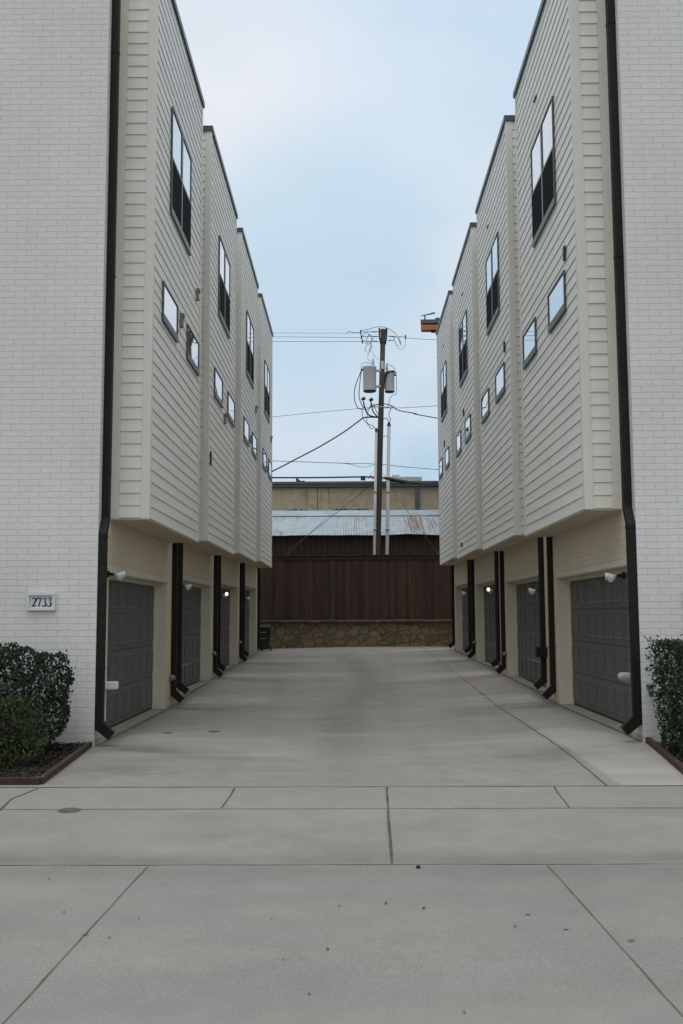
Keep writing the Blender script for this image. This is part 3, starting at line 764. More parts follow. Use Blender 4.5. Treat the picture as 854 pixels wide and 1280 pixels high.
# boxwood left
root = thing('boxwood_shrub', (-4.15, 12.2, -1.6), 'tall dark green rounded shrub against the left white brick wall', 'shrub')
f = blob([((-4.35, 12.2, -.98), (.80, .58, .62)), ((-3.85, 12.2, -.86), (.42, .45, .44)), ((-3.78, 12.15, -1.18), (.36, .42, .34)), ((-3.66, 12.2, -.68), (.22, .2, .24)), ((-4.0, 12.2, -.56), (.25, .3, .2))], .24, 2.7)
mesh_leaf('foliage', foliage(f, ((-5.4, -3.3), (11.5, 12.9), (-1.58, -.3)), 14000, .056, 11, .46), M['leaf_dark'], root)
obj('branch', stems((-4.1, 12.2, -1.62), [(-3.7, 12.1, -.8), (-3.9, 12.2, -.6), (-4.3, 12.2, -.6), (-4.6, 12.1, -.7), (-3.75, 11.95, -1.1)], .02, 3), M['wood'], root)
root = thing('nandina_shrub', (-3.95, 11.1, -1.6), 'low loose shrub with reddish leaves in front of the taller dark shrub', 'shrub')
f = blob([((-3.95, 11.15, -1.25), (.52, .45, .40)), ((-4.3, 11.1, -1.15), (.5, .5, .40)), ((-3.72, 11.0, -1.42), (.34, .34, .22)), ((-3.75, 11.2, -1.15), (.28, .3, .25))], .34)
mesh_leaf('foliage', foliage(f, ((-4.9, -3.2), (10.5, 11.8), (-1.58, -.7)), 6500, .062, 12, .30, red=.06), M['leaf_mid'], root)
obj('branch', stems((-3.95, 11.15, -1.62), [(-3.7, 11.0, -1.1), (-4.1, 11.1, -.95), (-4.3, 11, -1.0), (-3.6, 10.9, -1.35)], .012, 4), M['wood'], root)
# hedge right
def hedge(p):
    x0, x1, y0, y1, z1 = 3.53, 6.5, 10.75, 11.95, -.31
    j = .05 * noise.noise(p * 5) + .035 * noise.noise(p * 14)
    low = max(0, (-1.1 - p.z)) * .18
    d = min(p.x - x0 - low, x1 - p.x, p.y - y0 - low, y1 - p.y, z1 - p.z) + j
    return None if d < 0 else min(1, d / .45)
root = thing('clipped_hedge', (4.2, 11.4, -1.6), 'clipped square green hedge in front of the right white brick wall', 'hedge')
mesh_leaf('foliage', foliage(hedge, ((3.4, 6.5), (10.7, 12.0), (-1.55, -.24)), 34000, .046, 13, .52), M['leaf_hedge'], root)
obj('branch', stems((3.9, 11.35, -1.62), [(3.6, 11.2, -.7), (3.7, 11.4, -.5), (4.1, 11.3, -.5), (4.4, 11.3, -.6), (3.6, 11.1, -1.0)], .02, 5), M['wood'], root)

# ------------------------------------------------------------------ small things on the paving
root = thing('manhole_cover', (-2.42, 8.72, gz(-2.42, 8.72)), 'small round rusty access cover set in the sidewalk', 'access cover')
z = gz(-2.42, 8.72)
obj('cover', MB().cyl((-2.42, 8.72), .085, .082, z - .02, z + .008, 24), M['iron'], root)
obj('rim', MB().cyl((-2.42, 8.72), .105, .102, z - .02, z + .003, 24), M['joint_light'], root)
for x, y, lab in ((-1.98, 14.55, 'small dark drain cap in the driveway, the right one of two on the left side'), (-2.62, 14.4, 'small dark drain cap nearest the left garage door')):
    tag(obj('drain_cap', MB().cyl((x, y), .085 if x > -2.3 else .07, .08 if x > -2.3 else .065, gz(x, y) - .02, gz(x, y) + .006, 18), M['iron']), lab, 'drain cap')
rr = random.Random(5)
tag(obj('pebble', MB().tube([(.45, 7.05, gz(.45, 7.05) - .005), (.452, 7.05, gz(.45, 7.05) + .009), (.45, 7.05, gz(.45, 7.05) + .02)], [.015, .017, .008], 8), M['pebble'], smooth=True), 'dark pebble lying at the gutter line of the street', 'pebble')
LF = [(-1.69,6.02),(-1.45,5.6),(-.46,5.86),(-.13,5.36),(-.2,4.74),(-1.31,5.55),(-.35,5.2),(1.01,5.96),(.9,5.74),(1.47,5.48),(.48,4.52),(1.17,5.68),(.2,6.19),(.42,6.09),(-1.22,5.88),(-2.,6.77),(-.08,6.14)]
leaf_me = []
for k in range(4):
    mb = MB(); l = rr.uniform(.011, .019); w = l * rr.uniform(.22, .42); c = rr.uniform(.002, .006)
    mb.add([(-l, 0, .002 - OZ), (-l*.3, w, c - OZ), (l*.6, w*.8, c*1.1 - OZ), (l, 0, .004 - OZ), (l*.5, -w*.9, c*.8 - OZ), (-l*.4, -w, c - OZ), (0, 0, .003 - OZ)], [(0,1,6),(1,2,6),(2,3,6),(3,4,6),(4,5,6),(5,0,6)])
    leaf_me.append(mesh('fallen_leaf', mb, M['dryleaf']))
for k, (x, y) in enumerate(LF):
    o = link('fallen_leaf', leaf_me[k % 4], None, None, (x, y, gz(x, y) + OZ + .002)); o.rotation_euler = (0, 0, rr.uniform(0, 6.3)); o.scale = (rr.uniform(.8, 1.3),) * 3
    tag(o, 'small dry brown leaf lying on the grey street', 'leaf', 'dry leaves scattered on the street')

# ------------------------------------------------------------------ back: stone wall, fence, bin
root = thing('stone_wall', (0, 38, -1.25), 'low retaining wall of tan fieldstone at the end of the driveway', 'stone wall')
mb = MB(); nx, nz = 150, 12
vs = [(-9 + 19.5 * i / nx, 38.0 + .05 * noise.noise((i * .55, j * .9, 1)) , -1.5 + 1.24 * j / nz) for j in range(nz + 1) for i in range(nx + 1)]
mb.add(vs, [(j*(nx+1)+i, j*(nx+1)+i+1, (j+1)*(nx+1)+i+1, (j+1)*(nx+1)+i) for j in range(nz) for i in range(nx)])
obj('stone_face', mb, M['stone'], root, smooth=True)
mb = MB(); n = 160; vs = []
for i in range(n + 1):
    x = -9 + 19.5 * i / n; a = .035 * noise.noise((x * 1.8, 3, 0)); b = .03 * noise.noise((x * 4, 8, 0))
    for (dy, dz) in ((.02, -.30), (-.10 + b, -.29 + a * .5), (-.12 + b, -.22 + a), (-.05, -.175 + a), (.14, -.18)): vs.append((x, 38 + dy, dz))
mb.add(vs, [(5*i+k, 5*(i+1)+k, 5*(i+1)+k+1, 5*i+k+1) for i in range(n) for k in range(4)])
obj('stone_cap', mb, M['stonecap'], root, smooth=True)
root = thing('wooden_fence', (0, 38.2, -.3), 'tall dark red-brown board fence on top of the stone wall', 'fence')
mb = MB(); mb.tone = []; x = -9.; rr = random.Random(3)
while x < 10.4:
    w = .142; t = rr.uniform(.6, 1.38); o0 = len(mb.v); dy = rr.uniform(-.006, .006)
    mb.box(x + .0015, x + w - .0015, 38.18 + dy, 38.2 + dy, -.3, 2.26 + rr.uniform(-.008, .008)); mb.tone += [(t, t * rr.uniform(.94, 1.04), t)] * (len(mb.v) - o0); x += w
obj('boards', mb, M['fence'], root)
mb = MB()
mb.box(-9, 10.4, 38.2075, 38.2125, -.3, 2.2).box(-9, 10.4, 38.145, 38.172, 2.12, 2.262); mb.box(-9, 10.4, 38.10, 38.28, 2.266, 2.305); mb.box(-9, 10.4, 38.213, 38.244, 0, .09); mb.box(-9, 10.4, 38.213, 38.244, 1.1, 1.19)
mb.tone = [(.95, .95, .95)] * len(mb.v)
obj('cap_rail', mb, M['fence'], root)
for x in (-8.6, -6.2, -3.8, -1.4, 1.0, 3.4, 5.8, 8.2, 10.2):
    mb = MB().box(x - .05, x + .05, 38.245, 38.34, -.6, 2.2); mb.tone = [(.9, .9, .9)] * 8; obj('fence_post', mb, M['fence'], root)
root = thing('wheeled_bin', (-3.14, 36.2, gz(-3.14, 36.2)), 'black wheeled rubbish bin at the far left end of the driveway', 'bin')
zb = gz(-3.14, 36.2)
obj('bin_body', MB().add([(-3.36,35.98,zb+.06),(-2.96,35.98,zb+.06),(-2.96,36.42,zb+.06),(-3.36,36.42,zb+.06),(-3.41,35.9,zb+.84),(-2.91,35.9,zb+.84),(-2.91,36.5,zb+.84),(-3.41,36.5,zb+.84)], [(3,2,1,0),(4,5,6,7),(0,1,5,4),(1,2,6,5),(2,3,7,6),(3,0,4,7)]), M['bin'], root, bevel=.02)
obj('lid', MB().prism([(35.86, zb+.843), (36.54, zb+.843), (36.52, zb+.92), (36.2, zb+.95), (35.9, zb+.90)], -3.43, -2.89, 'x'), M['bin'], root, bevel=.012)
obj('handle', MB().tube([(-3.36, 36.58, zb+.88), (-2.96, 36.58, zb+.88)], .018, 8), M['bin'], root)
for x in (-3.40, -2.92): obj('wheel', MB().tube([(x - .025, 36.42, zb+.1), (x + .025, 36.42, zb+.1)], .1, 16), M['black'], root)
obj('label_strip', MB().box(-3.30, -3.06, 35.918, 35.93, zb+.44, zb+.462).box(-3.30, -3.06, 35.905, 35.915, zb+.66, zb+.682), M['grey_plastic'], root)

# ------------------------------------------------------------------ shed, building, tower behind
root = thing('metal_shed', (0, 44, -.35), 'brown corrugated metal shed with a rusty pale tin roof behind the fence', 'shed')
mb = MB(); n = 340; vs = []
for i in range(n + 1):
    x = -17 + 21.95 * i / n; y = 44 + .035 * math.cos(i * math.pi / 2)
    vs += [(x, y, -.4), (x, y, 3.6)]
mb.add(vs, [(2*i, 2*i+2, 2*i+3, 2*i+1) for i in range(n)])
obj('wall', mb, M['tinwall'], root)
mb = MB(); n = 560; vs = []
for i in range(n + 1):
    x = -17.3 + 22.3 * i / n; c = .018 * math.cos(i * math.pi / 1.5); sg = .05 * noise.noise((x * .55, 0, 4)); sheetj = .03 * noise.noise((math.floor(x / .9) * 3.1, 7, 7))
    vs += [(x, 43.55 + sheetj * 3, 3.50 + c + sg + sheetj), (x, 48.0, 4.80 + c)]
mb.add(vs, [(2*i, 2*i+2, 2*i+3, 2*i+1) for i in range(n)])
obj('roof', mb, M['tinroof'], root)
mb = MB(); n = 60; vs = []
for i in range(n + 1):
    x = -17.3 + 22.3 * i / n; a = .03 * noise.noise((x * .8, 1, 1))
    vs += [(x, 47.7, 4.775 + a), (x, 48.05, 5.06 + a * .6)]
mb.add(vs, [(2*i, 2*i+2, 2*i+3, 2*i+1) for i in range(n)])
obj('ridge_flashing', mb, M['flash'], root)
obj('gable', MB().prism([(44.05, -.4), (47.9, -.4), (47.9, 4.7), (44.05, 3.5)], -16.9, -16.8, 'x').prism([(44.05, -.4), (47.9, -.4), (47.9, 4.7), (44.05, 3.5)], 4.8, 4.9, 'x').box(-16.8, 4.8, 47.95, 48, -.4, 4.7), M['tinwall'], root)
root = thing('warehouse', (0, 54, -.35), 'long tan stucco warehouse with a dark flat roof edge behind the shed', 'warehouse')
obj('wall', MB().box(-24, 24, 54, 74, -.4, 6.96), M['tan'], root)
obj('roof_edge', MB().box(-24.2, 24.2, 53.8, 74.2, 6.965, 7.24).box(-24.2, 24.2, 53.74, 53.797, 7.12, 7.25), M['roofmetal_trim'], root)
obj('downpipe', MB().box(3.52, 3.75, 53.86, 53.99, 5.85, 6.96).box(3.56, 3.70, 53.84, 53.98, 5.72, 5.85), M['roofmetal_trim'], root)
obj('wall_seam', MB().box(-1.82, -1.79, 53.985, 53.998, 3, 6.95).box(9.2, 9.23, 53.985, 53.998, 3, 6.95), M['joint'], root)
mb = MB(); rr = random.Random(8)
for a, b in ((-3.5, -2.9), (-2.75, -2.4), (-.95, .95), (5, 6.5)):
    x = a
    while x < b:
        w = rr.uniform(.08, .3); mb.box(x, min(b, x + w * .8), 53.975, 53.998, 5.68 + rr.uniform(-.03, .03), 5.74 + rr.uniform(-.02, .05)); x += w
obj('peeling_patch', mb, M['joint'], root)
obj('roof_unit', MB().box(2.2, 4.34, 60, 62.5, 7.24, 8.36).box(2.55, 3.0, 60.2, 61, 8.36, 8.5), M['galv'], root, bevel=.02)
obj('roof_vent', MB().prism([(-3.0, 7.24), (-2.35, 7.24), (-2.55, 7.42), (-2.75, 7.40), (-3.02, 7.62)], 54.6, 55.0, 'y'), M['coping'], root)
root = thing('flat_roofed_block', (10, 44, -.35), 'block with an orange-sided projecting roof, mostly hidden behind the right row', 'building')
obj('wall', MB().box(5.1, 16, 43.6, 49, -.4, 12.58), M['tower'], root)
def slab(x0, dx, y0, z0, z1): return MB().prism([(x0, y0), (16.4, y0), (16.4, 49.2), (5.0, 49.2), (5.0, y0 + .42), (x0 + .06, y0 + .42)], z0, z1, 'z')
obj('roof_overhang', slab(3.165, .25, 43.2, 12.605, 12.83), M['orange'], root)
obj('roof_reveal', slab(3.24, .25, 43.27, 12.832, 12.895), M['pebble'], root)
obj('parapet', slab(3.155, .25, 43.19, 12.897, 13.065), M['roofmetal_trim'], root)
obj('underside', slab(3.6, .25, 43.22, 12.575, 12.603), M['pebble'], root)
obj('roof_gear', MB().tube([(3.39, 43.5, 13.06), (3.36, 43.5, 13.37)], .034, 8).tube([(3.2, 43.5, 13.325), (3.5, 43.5, 13.38), (3.82, 43.5, 13.46)], [.02, .03, .045], 8).prism([(3.77, 13.066), (4.13, 13.066), (4.03, 13.16), (3.91, 13.185), (3.81, 13.14)], 43.3, 44.2, 'y').tube([(3.65, 43.5, 13.06), (3.65, 43.5, 13.16)], .015, 6), M['roofmetal_trim'], root)
# bare tree by the warehouse
root = thing('bare_tree', (4.75, 51.3, -.35), 'leafless thin twigged tree in front of the tan warehouse, right', 'tree')
mb = MB(); rr = random.Random(21)
def twig(mb, p, d, l, r, lev):
    q = p + d * l; m_ = (p + q) * .5 + Vector((rr.uniform(-.06, .06), rr.uniform(-.06, .06), rr.uniform(-.03, .06))) * l
    mb.tube([p, m_, q], [r, r * .8, r * .6], 5, cap=False)
    if lev == 0: return
    for k in range(rr.choice((2, 3, 3))):
        dd = (d + Vector((rr.gauss(0, .55), rr.gauss(0, .45), rr.gauss(0, .35)))).normalized()
        twig(mb, p + (q - p) * rr.uniform(.55, 1), dd, l * rr.uniform(.55, .8), r * .58, lev - 1)
tr = MB().tube([(4.75, 51.3, -.4), (4.77, 51.3, 1.5), (4.73, 51.3, 3.4)], [.11, .09, .07], 8)
obj('trunk', tr, M['wood'], root)
for k, d in enumerate(((-.55, 0, .8), (.3, .1, .9), (-.75, -.1, .45), (-.1, .2, 1), (.7, 0, .6))): twig(mb, Vector((4.75, 51.3, 2.6 + .25 * k)), Vector(d).normalized(), 1.25, .035, 4)
obj('crown', mb, M['wood'], root)

# ------------------------------------------------------------------ utility pole
Yp = 42.
root = thing('utility_pole', (1.0, Yp, -.35), 'weathered wooden utility pole with two grey transformers behind the fence', 'utility pole')
def PX(z): return 1.115 + (z - 2.65) * .0350
obj('pole_shaft', MB().tube([(PX(z), Yp, z) for z in (-.5, 2.65, 6, 9, 12.28)], [.155, .142, .128, .116, .105], 16), M['pole'], root, smooth=True)
mb = MB()
for sx in (-1, 1):
    xa = PX(12) + sx * .155
    mb.prism([(xa - .035, 12.32), (xa + .035, 12.32), (xa + .03 - sx * .0, 11.95), (xa - sx * .05 + .025, 11.62), (xa - sx * .05 - .025, 11.62), (xa - .035, 11.95)], Yp - .09, Yp + .05, 'y')
obj('insulator_bracket', mb, M['black'], root)
obj('pole_top_block', MB().prism([(PX(12) - .12, 12.22), (PX(12) + .12, 12.22), (PX(12) + .10, 11.7), (PX(12) - .10, 11.7)], Yp - .14, Yp - .09, 'y'), M['pole'], root)
for xs in (((1.25, 12.17), (.48, 12.17)), ((1.25, 11.96), (.51, 11.96)), ((1.25, 11.74), (.55, 11.755)), ((1.66, 11.97), (2.41, 11.93)), ((1.66, 11.78), (1.92, 11.79))):
    (xa, za), (xb, zb2) = xs
    mb = MB().tube([(xa, Yp, za), (xb, Yp, zb2)], .014, 6)
    for f_ in (.12, .22, .32): mb.tube([(xa + (xb - xa) * f_, Yp, za + (zb2 - za) * f_), (xa + (xb - xa) * (f_ + .05), Yp, za + (zb2 - za) * (f_ + .05))], .034, 8)
    if abs(xb - xa) > .5: mb.tube([(xb, Yp, zb2 + .09), (xb, Yp, zb2 - .10)], .028, 8)
    obj('insulator_arm', mb, M['wire'], root)
for (x, z, a) in ((.84, 11.80, 20), (.80, 11.47, 20), (2.06, 11.72, -22)):
    c = math.cos(R(a)); sn = math.sin(R(a)); P = lambda dx, dz: (x + dx * c + dz * sn, Yp - .05, z + dz * c - dx * sn)
    mb = MB().tube([P(-.1, .2), P(.1, .2), P(.1, -.2), P(-.1, -.2), P(-.1, .2)], .02, 6).tube([P(.1, .13), P(.1, -.13)], .036, 8)
    obj('fuse_cutout', mb, M['conduit'], root)
def transformer(x0, x1, z0, z1, y, bx, side):
    cx = (x0 + x1) / 2; r = (x1 - x0) / 2
    me = MB().tube([(cx, y, z0), (cx, y, z0 + .03), (cx, y, z1 - .08), (cx, y, z1 - .06), (cx, y, z1), (cx, y, z1 + .035)], [r * .96, r, r, r * 1.06, r * 1.06, r * .8], 28)
    o = obj('transformer', me, M['transformer'], root, smooth=False)
    for p in o.data.polygons: p.use_smooth = len(p.vertices) == 4
    zt = z1 + .03
    obj('bushing', MB().tube([(bx, y, zt - .03), (bx, y, zt + .06), (bx, y, zt + .13), (bx, y, zt + .24), (bx, y, zt + .36)], [.07, .055, .065, .045, .025], 10), M['conduit'], o)
    obj('bushing', MB().tube([(cx + side * r * .98, y - .03, z1 - .13), (cx + side * (r + .09), y - .05, z1 - .12)], [.05, .035], 8), M['wire'], o)
    for zz in (z1 - .16, z0 + .22): obj('hanger', MB().box(min(cx, PX(zz)), max(cx, PX(zz)), y + .0, y + .10, zz - .05, zz + .05), M['galv'], o)
    obj('bottom_rim', MB().tube([(cx, y, z0 - .02), (cx, y, z0 + .012)], [r * .9, r * 1.02], 28), M['wire'], o)
transformer(.565, 1.13, 9.53, 10.60, Yp - .10, 1.0, -1)
transformer(1.50, 1.92, 9.55, 10.41, Yp + .12, 1.60, 1)
obj('pole_bolt_plate', MB().box(PX(10.7) - .07, PX(10.7) + .07, Yp - .14, Yp - .11, 10.5, 10.85), M['galv'], root)
for nm, a, b, r, nb in (('conduit', (1.115, 7.8), (.93, -.4), .058, 0), ('conduit', (1.66, 8.06), (1.46, -.4), .072, 1)):
    # the pipe runs from its weatherhead down beside the pole
    def cx_(z): return b[0] + (a[0] - b[0]) * (z - b[1]) / (a[1] - b[1])
    yy = Yp - .16 if nb == 0 else Yp - .05
    mb = MB().tube([(cx_(z), yy, z) for z in (a[1], 2.5, b[1])], r, 12)
    for z in (3.6, 5.2): mb.tube([(cx_(z), yy, z + .06), (cx_(z), yy, z - .06)], r + .012, 12)
    o = obj(nm, mb, M['conduit'], root, smooth=True)
    obj('weatherhead', MB().tube([(a[0], yy, a[1] - .02), (a[0], yy, a[1] + .12)], [r + .02, r * .7], 10), M['black'], o)
    if nb:
        for z in (7.6, 5.75, 3.5): obj('standoff', MB().tube([(PX(z), Yp, z), (cx_(z), yy, z)], .022, 6), M['galv'], o)
def lead(pts, r=.018, mat='wire', y=Yp - .12):
    P = [Vector((a, y, b)) for a, b in pts]; out = []
    for k in range(len(P) - 1):
        p0, p1, p2, p3 = P[max(k-1, 0)], P[k], P[k+1], P[min(k+2, len(P)-1)]
        for q in range(5):
            t = q / 5; out.append(.5 * ((2*p1) + (p2-p0)*t + (2*p0-5*p1+4*p2-p3)*t*t + (3*p1-p0-3*p2+p3)*t**3))
    out.append(P[-1]); obj('lead_wire', MB().tube(out, r, 6), M[mat], root)
lead([(.50, 10.47), (.40, 10.2), (.22, 9.7), (.19, 9.18), (.35, 8.8), (.59, 8.76)], .02)
lead([(.50, 10.45), (.44, 10.0), (.39, 9.35), (.50, 8.95), (.62, 8.8)], .02)
lead([(.57, 9.1), (.66, 8.72), (.83, 8.48), (1.11, 8.41)], .034, 'black'); lead([(.9, 9.08), (.97, 8.69), (1.11, 8.48), (1.2, 8.40)], .03, 'black')
lead([(.52, 8.75), (.52, 8.5), (.62, 8.24), (.8, 8.1), (.97, 8.03), (1.08, 7.9)], .015); lead([(.9, 8.9), (.75, 8.6), (.72, 8.2), (.85, 7.95), (1.0, 7.92)], .014)
lead([(.9, 9.0), (.82, 8.8), (.7, 8.74), (.62, 8.9)], .014); lead([(1.0, 8.95), (1.15, 8.6), (1.22, 8.5)], .016)
lead([(1.92, 10.35), (1.99, 10.2), (1.98, 9.45), (1.83, 9.36), (1.7, 9.2), (1.62, 8.85), (1.45, 8.8)], .014, 'wire_light')
lead([(1.75, 8.8), (1.66, 8.5), (1.72, 8.3), (1.66, 8.12)], .016); lead([(1.3, 8.3), (1.5, 8.35), (1.62, 8.28), (1.66, 8.1)], .016)
lead([(.5, 10.5), (.52, 10.72), (.7, 10.78), (.98, 10.72)], .012, 'wire_light'); lead([(1.6, 10.74), (1.8, 10.62), (1.9, 10.55), (1.92, 10.42)], .012, 'wire_light')
lead([(.92, 11.35), (1.05, 11.1), (1.25, 10.9)], .009, 'wire_light'); lead([(.86, 11.3), (.78, 11.1), (.8, 10.9), (.95, 10.8)], .009, 'wire_light')
lead([(2.41, 11.9), (2.38, 11.5), (2.2, 11.36), (2.05, 11.42)], .009, 'wire_light'); lead([(.48, 12.2), (.8, 12.25), (1.1, 12.33), (1.35, 12.36), (1.6, 12.3), (1.9, 12.12), (2.05, 11.95)], .011)
lead([(-.14, 12.06), (-.05, 12.16), (.15, 12.12), (.3, 12.10), (.48, 12.12)], .011); lead([(.5, 11.85), (.7, 12.1), (.9, 11.98)], .012)
for x, z in ((.57, 9.18), (.9, 9.14)): obj('cable_clamp', MB().tube([(x - .07, Yp - .13, z - .02), (x + .07, Yp - .13, z + .06)], [.06, .075], 8), M['black'], root)
obj('crossbar', MB().tube([(.95, Yp - .1, 8.88), (1.85, Yp - .1, 8.83)], .02, 8), M['galv'], root)
obj('cable_tar', MB().tube([(1.45, Yp - .04, 9.75), (1.5, Yp - .06, 10.15), (1.62, Yp - .1, 10.37), (1.85, Yp - .08, 10.42), (2.0, Yp - .05, 10.33)], [.03, .05, .055, .04, .03], 8), M['black'], root)
def wire(pts, r, mat, label, y=Yp, y2=None):
    n = len(pts)
    P = [Vector((p[0], y if y2 is None else y + (y2 - y) * k / (n - 1), p[1])) for k, p in enumerate(pts)]; out = []
    for k in range(n - 1):
        p0, p1, p2, p3 = P[max(k-1, 0)], P[k], P[k+1], P[min(k+2, n-1)]
        for q in range(6):
            t = q / 6; out.append(.5 * ((2*p1) + (p2-p0)*t + (2*p0-5*p1+4*p2-p3)*t*t + (3*p1-p0-3*p2+p3)*t**3))
    out.append(P[-1])
    return tag(obj('overhead_wire', MB().tube(out, r, 6), M[mat]), label, 'wire', 'overhead wires at the utility pole')
wire([(-14, 12.32), (-3.3, 12.15), (.5, 12.12)], .008, 'wire_light', 'topmost thin wire running left from the pole top')
wire([(-14, 12.1), (-3.3, 11.98), (.52, 11.92)], .010, 'wire_light', 'second thin wire from the top, left of the pole')
wire([(-14, 11.85), (-3.3, 11.77), (1.2, 11.74)], .010, 'wire_light', 'third thin wire from the top, left of the pole')
wire([(2.4, 11.93), (3.8, 11.79), (14, 11.2)], .010, 'wire_light', 'thin wire running right from the pole top')
wire([(-14, 7.4), (-3.3, 8.47), (.6, 8.83), (1.3, 8.87)], .010, 'wire_light', 'thin grey wire sloping down left from below the transformers')
wire([(1.5, 8.84), (1.97, 8.82), (3.8, 8.91), (14, 9.5)], .012, 'wire_light', 'thin level wire running right from below the transformers')
wire([(-12, 2.6), (-6, 4.85), (-3.31, 6.12), (-2.32, 6.63), (-1.29, 7.17), (-.27, 7.79), (.4, 8.28), (.65, 8.42), (1.2, 8.42)], .030, 'black', 'thick black cable sagging down to the left from the pole')
wire([(.95, 8.95), (1.5, 9.0), (1.85, 8.88), (2.07, 8.72), (2.82, 8.57), (3.77, 8.36), (14, 6.5)], .022, 'black', 'black cable sloping down to the right from the pole')
wire([(-14, 6.95), (-3.31, 6.56), (-1.3, 6.48), (.07, 6.43), (1.2, 6.39), (3.74, 6.15), (14, 5.4)], .014, 'wire_light', 'thin wire crossing in front of the pole above the thick cable')
wire([(-.4, 6.45), (.07, 6.38), (.41, 6.28), (.75, 6.29), (1.09, 6.40)], .011, 'wire_light', 'short slack loop of wire just left of the pole')
wire([(-14, 6.0), (-3.31, 5.84), (.41, 5.85), (1.26, 5.83), (1.6, 5.77), (2.1, 5.69), (3.73, 5.48), (14, 4.4)], .036, 'black', 'thickest black cable crossing the pole just above the warehouse roof')
wire([(1.1, 5.75), (0, 4.85), (-1.85, 3.45), (-4.5, 1.4)], .011, 'wire', 'diagonal guy wire down to the left of the pole', 42, 43.3)
wire([(1.2, 6.3), (-.3, 4.85), (-1.9, 3.4), (-4.2, 1.3)], .006, 'wire_light', 'faint guy wire beside the left diagonal one', 42, 43.2)
wire([(1.4, 6.0), (2.5, 4.3), (3.7, 2.7), (5.0, 1.0)], .009, 'wire_light', 'diagonal guy wire down to the right of the pole', 42, 43.2)
root = thing('cable_closure', (1.9, Yp, 5.6), 'black splice closure and small navy box hung on the thick cable', 'cable box')
obj('closure', MB().tube([(1.45, Yp - .06, 5.80), (1.6, Yp - .06, 5.76), (2.25, Yp - .06, 5.62), (2.4, Yp - .06, 5.64)], [.04, .09, .08, .04], 10), M['black'], root, smooth=True)
obj('terminal_box', MB().box(.44, .63, Yp - .12, Yp + .02, 5.70, 5.88), M['navy'], root, bevel=.015)
obj('cable_tie', MB().tube([(.75, Yp - .05, 5.80), (.85, Yp - .06, 5.86), (1.0, Yp - .05, 5.78)], .05, 8).tube([(1.5, Yp - .06, 5.80), (1.62, Yp - .06, 5.78)], .06, 8), M['tie'], root)

# ------------------------------------------------------------------ sky, sun, camera
w = bpy.data.worlds.new('World'); scene.world = w; w.use_nodes = True
nt = w.node_tree; bg = nt.nodes['Background']
SUN_EL, SUN_AZ = R(68), R(200)          # behind the camera, a little to the left
sky = nt.nodes.new('ShaderNodeTexSky'); sky.sky_type = 'NISHITA'; sky.sun_disc = False
sky.sun_elevation = SUN_EL; sky.sun_rotation = SUN_AZ; sky.air_density = 1.0; sky.dust_density = 2.0; sky.ozone_density = 1.5
tc = nt.nodes.new('ShaderNodeTexCoord')
skyc = mix(nt, sky.outputs['Color'], (.1, .1, .1), 1., 'MULTIPLY')
hs = nt.nodes.new('ShaderNodeHueSaturation'); hs.inputs['Saturation'].default_value = .8; L(nt, skyc, hs.inputs['Color'])
mp = nt.nodes.new('ShaderNodeMapping'); mp.inputs['Scale'].default_value = (1.5, 1.5, 3.2); mp.inputs['Location'].default_value = (.35, .2, .9); L(nt, tc.outputs['Generated'], mp.inputs['Vector'])
n1 = noise_t(nt, mp.outputs['Vector'], 1.6, 8, .52)
cf = ramp(nt, n1, [(.40, (.0, .0, .0)), (.60, (1., 1., 1.))])
n2 = noise_t(nt, mp.outputs['Vector'], 4.2, 7, .58)
base = mix(nt, (.435, .64, .80), (.77, .81, .875), cf.outputs['Color'])
r2 = ramp(nt, n2, [(.35, (.93, .955, .985)), (.7, (1.055, 1.035, 1.01))]); base = mix(nt, base, r2.outputs['Color'], 1., 'MULTIPLY')
skyo = mix(nt, hs.outputs['Color'], base, .88)
def patch(c, dirv, a, b, k):
    global skyo
    dn = nt.nodes.new('ShaderNodeVectorMath'); dn.operation = 'DOT_PRODUCT'; L(nt, tc.outputs['Generated'], dn.inputs[0]); dn.inputs[1].default_value = Vector(dirv).normalized()
    mr = nt.nodes.new('ShaderNodeMapRange'); mr.interpolation_type = 'SMOOTHSTEP'
    for kk, v in zip(('From Min', 'From Max', 'To Min', 'To Max'), (a, b, 0, k)): mr.inputs[kk].default_value = v
    L(nt, dn.outputs['Value'], mr.inputs['Value'])
    mm = nt.nodes.new('ShaderNodeMath'); mm.operation = 'MULTIPLY'; L(nt, mr.outputs[0], mm.inputs[0])
    sf = nt.nodes.new('ShaderNodeMapRange'); sf.inputs['From Min'].default_value = .25; sf.inputs['From Max'].default_value = .7; sf.inputs['To Min'].default_value = .55; L(nt, n1, sf.inputs['Value'])
    L(nt, sf.outputs[0], mm.inputs[1])
    skyo = mix(nt, skyo, c, mm.outputs[0])
patch((.86, .86, .90), (-.147,.841,.52), .955, .998, 1.)
patch((.80, .80, .855), (-.054,.972,.229), .985, .9995, .75)
patch((.82, .84, .89), (.152,.893,.422), .985, .999, .5)
patch((.43, .64, .80), (-.029,.942,.333), .985, .999, .7)
patch((.55, .72, .88), (.119,.853,.56), .97, .998, .6)
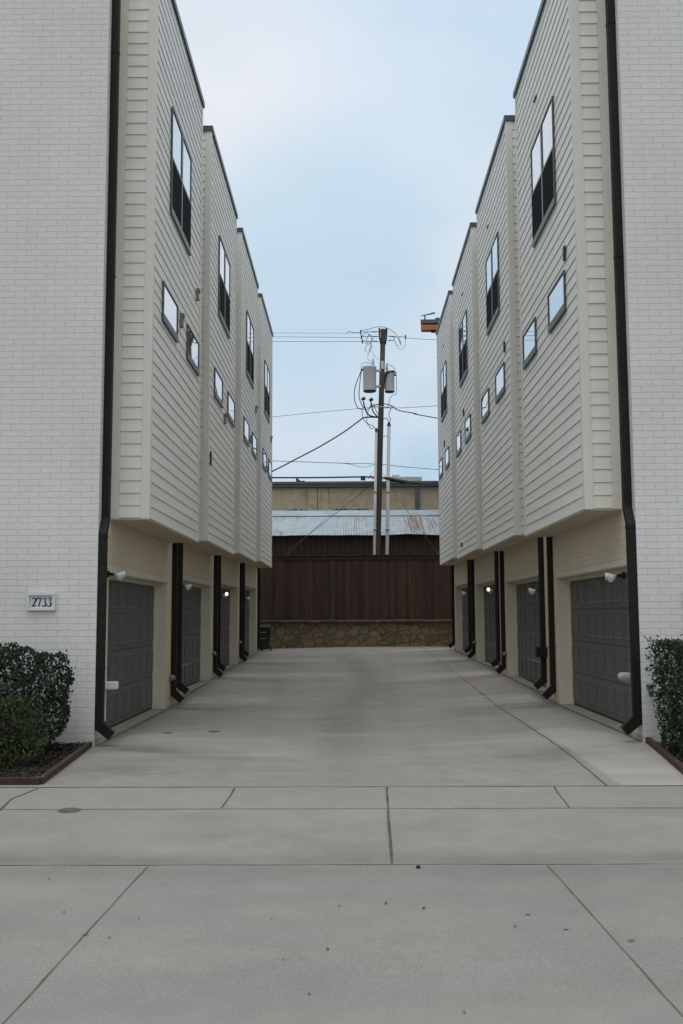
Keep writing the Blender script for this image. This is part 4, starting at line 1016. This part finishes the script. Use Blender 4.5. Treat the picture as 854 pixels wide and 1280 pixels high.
sep = nt.nodes.new('ShaderNodeSeparateXYZ'); L(nt, tc.outputs['Generated'], sep.inputs[0])
def maprange(sock, a, b, c, d):
    n = nt.nodes.new('ShaderNodeMapRange'); n.interpolation_type = 'SMOOTHSTEP'
    for k, v in zip(('From Min', 'From Max', 'To Min', 'To Max'), (a, b, c, d)): n.inputs[k].default_value = v
    L(nt, sock, n.inputs['Value']); return n.outputs[0]
hi = maprange(sep.outputs['Z'], .52, .95, 0, 1)            # the overcast is whiter and brighter overhead
bk = maprange(sep.outputs['Y'], -.1, -.9, 0, 1)            # unseen sky behind the camera, a pale grey added to light the front walls
skyo = mix(nt, skyo, (1.56, 1.585, 1.60), hi)
skyo = mix(nt, skyo, (.76, .795, .815), bk)
vm = nt.nodes.new('ShaderNodeVectorMath'); vm.operation = 'SCALE'; L(nt, skyo, vm.inputs[0]); vm.inputs['Scale'].default_value = 1.04
L(nt, vm.outputs[0], bg.inputs['Color']); bg.inputs['Strength'].default_value = 1.0
sd = bpy.data.lights.new('Sun', 'SUN'); sd.energy = .6; sd.angle = R(28); sd.color = (1, .95, .88)
so = bpy.data.objects.new('Sun', sd); col.objects.link(so)
d = Vector((math.sin(SUN_AZ) * math.cos(SUN_EL), math.cos(SUN_AZ) * math.cos(SUN_EL), math.sin(SUN_EL)))
so.rotation_euler = d.to_track_quat('Z', 'Y').to_euler(); so.location = (0, 0, 30)

cd = bpy.data.cameras.new('Camera'); cam = bpy.data.objects.new('Camera', cd); col.objects.link(cam)
cd.sensor_fit = 'VERTICAL'; cd.sensor_height = 36; cd.lens = 1245 / 1280 * 36; cd.clip_end = 3000; cd.clip_start = .05
mt = Matrix(((0.99994493, 0.00523575, 0.00909552), (0.00958679, -0.10305796, -0.99462915), (-0.00427026, 0.99466157, -0.10310248)))
cam.matrix_world = Matrix.Translation((0, 0, OZ)) @ mt.to_4x4()
scene.camera = cam
scene.view_settings.view_transform = 'Standard'; scene.view_settings.look = 'None'; scene.view_settings.exposure = 0
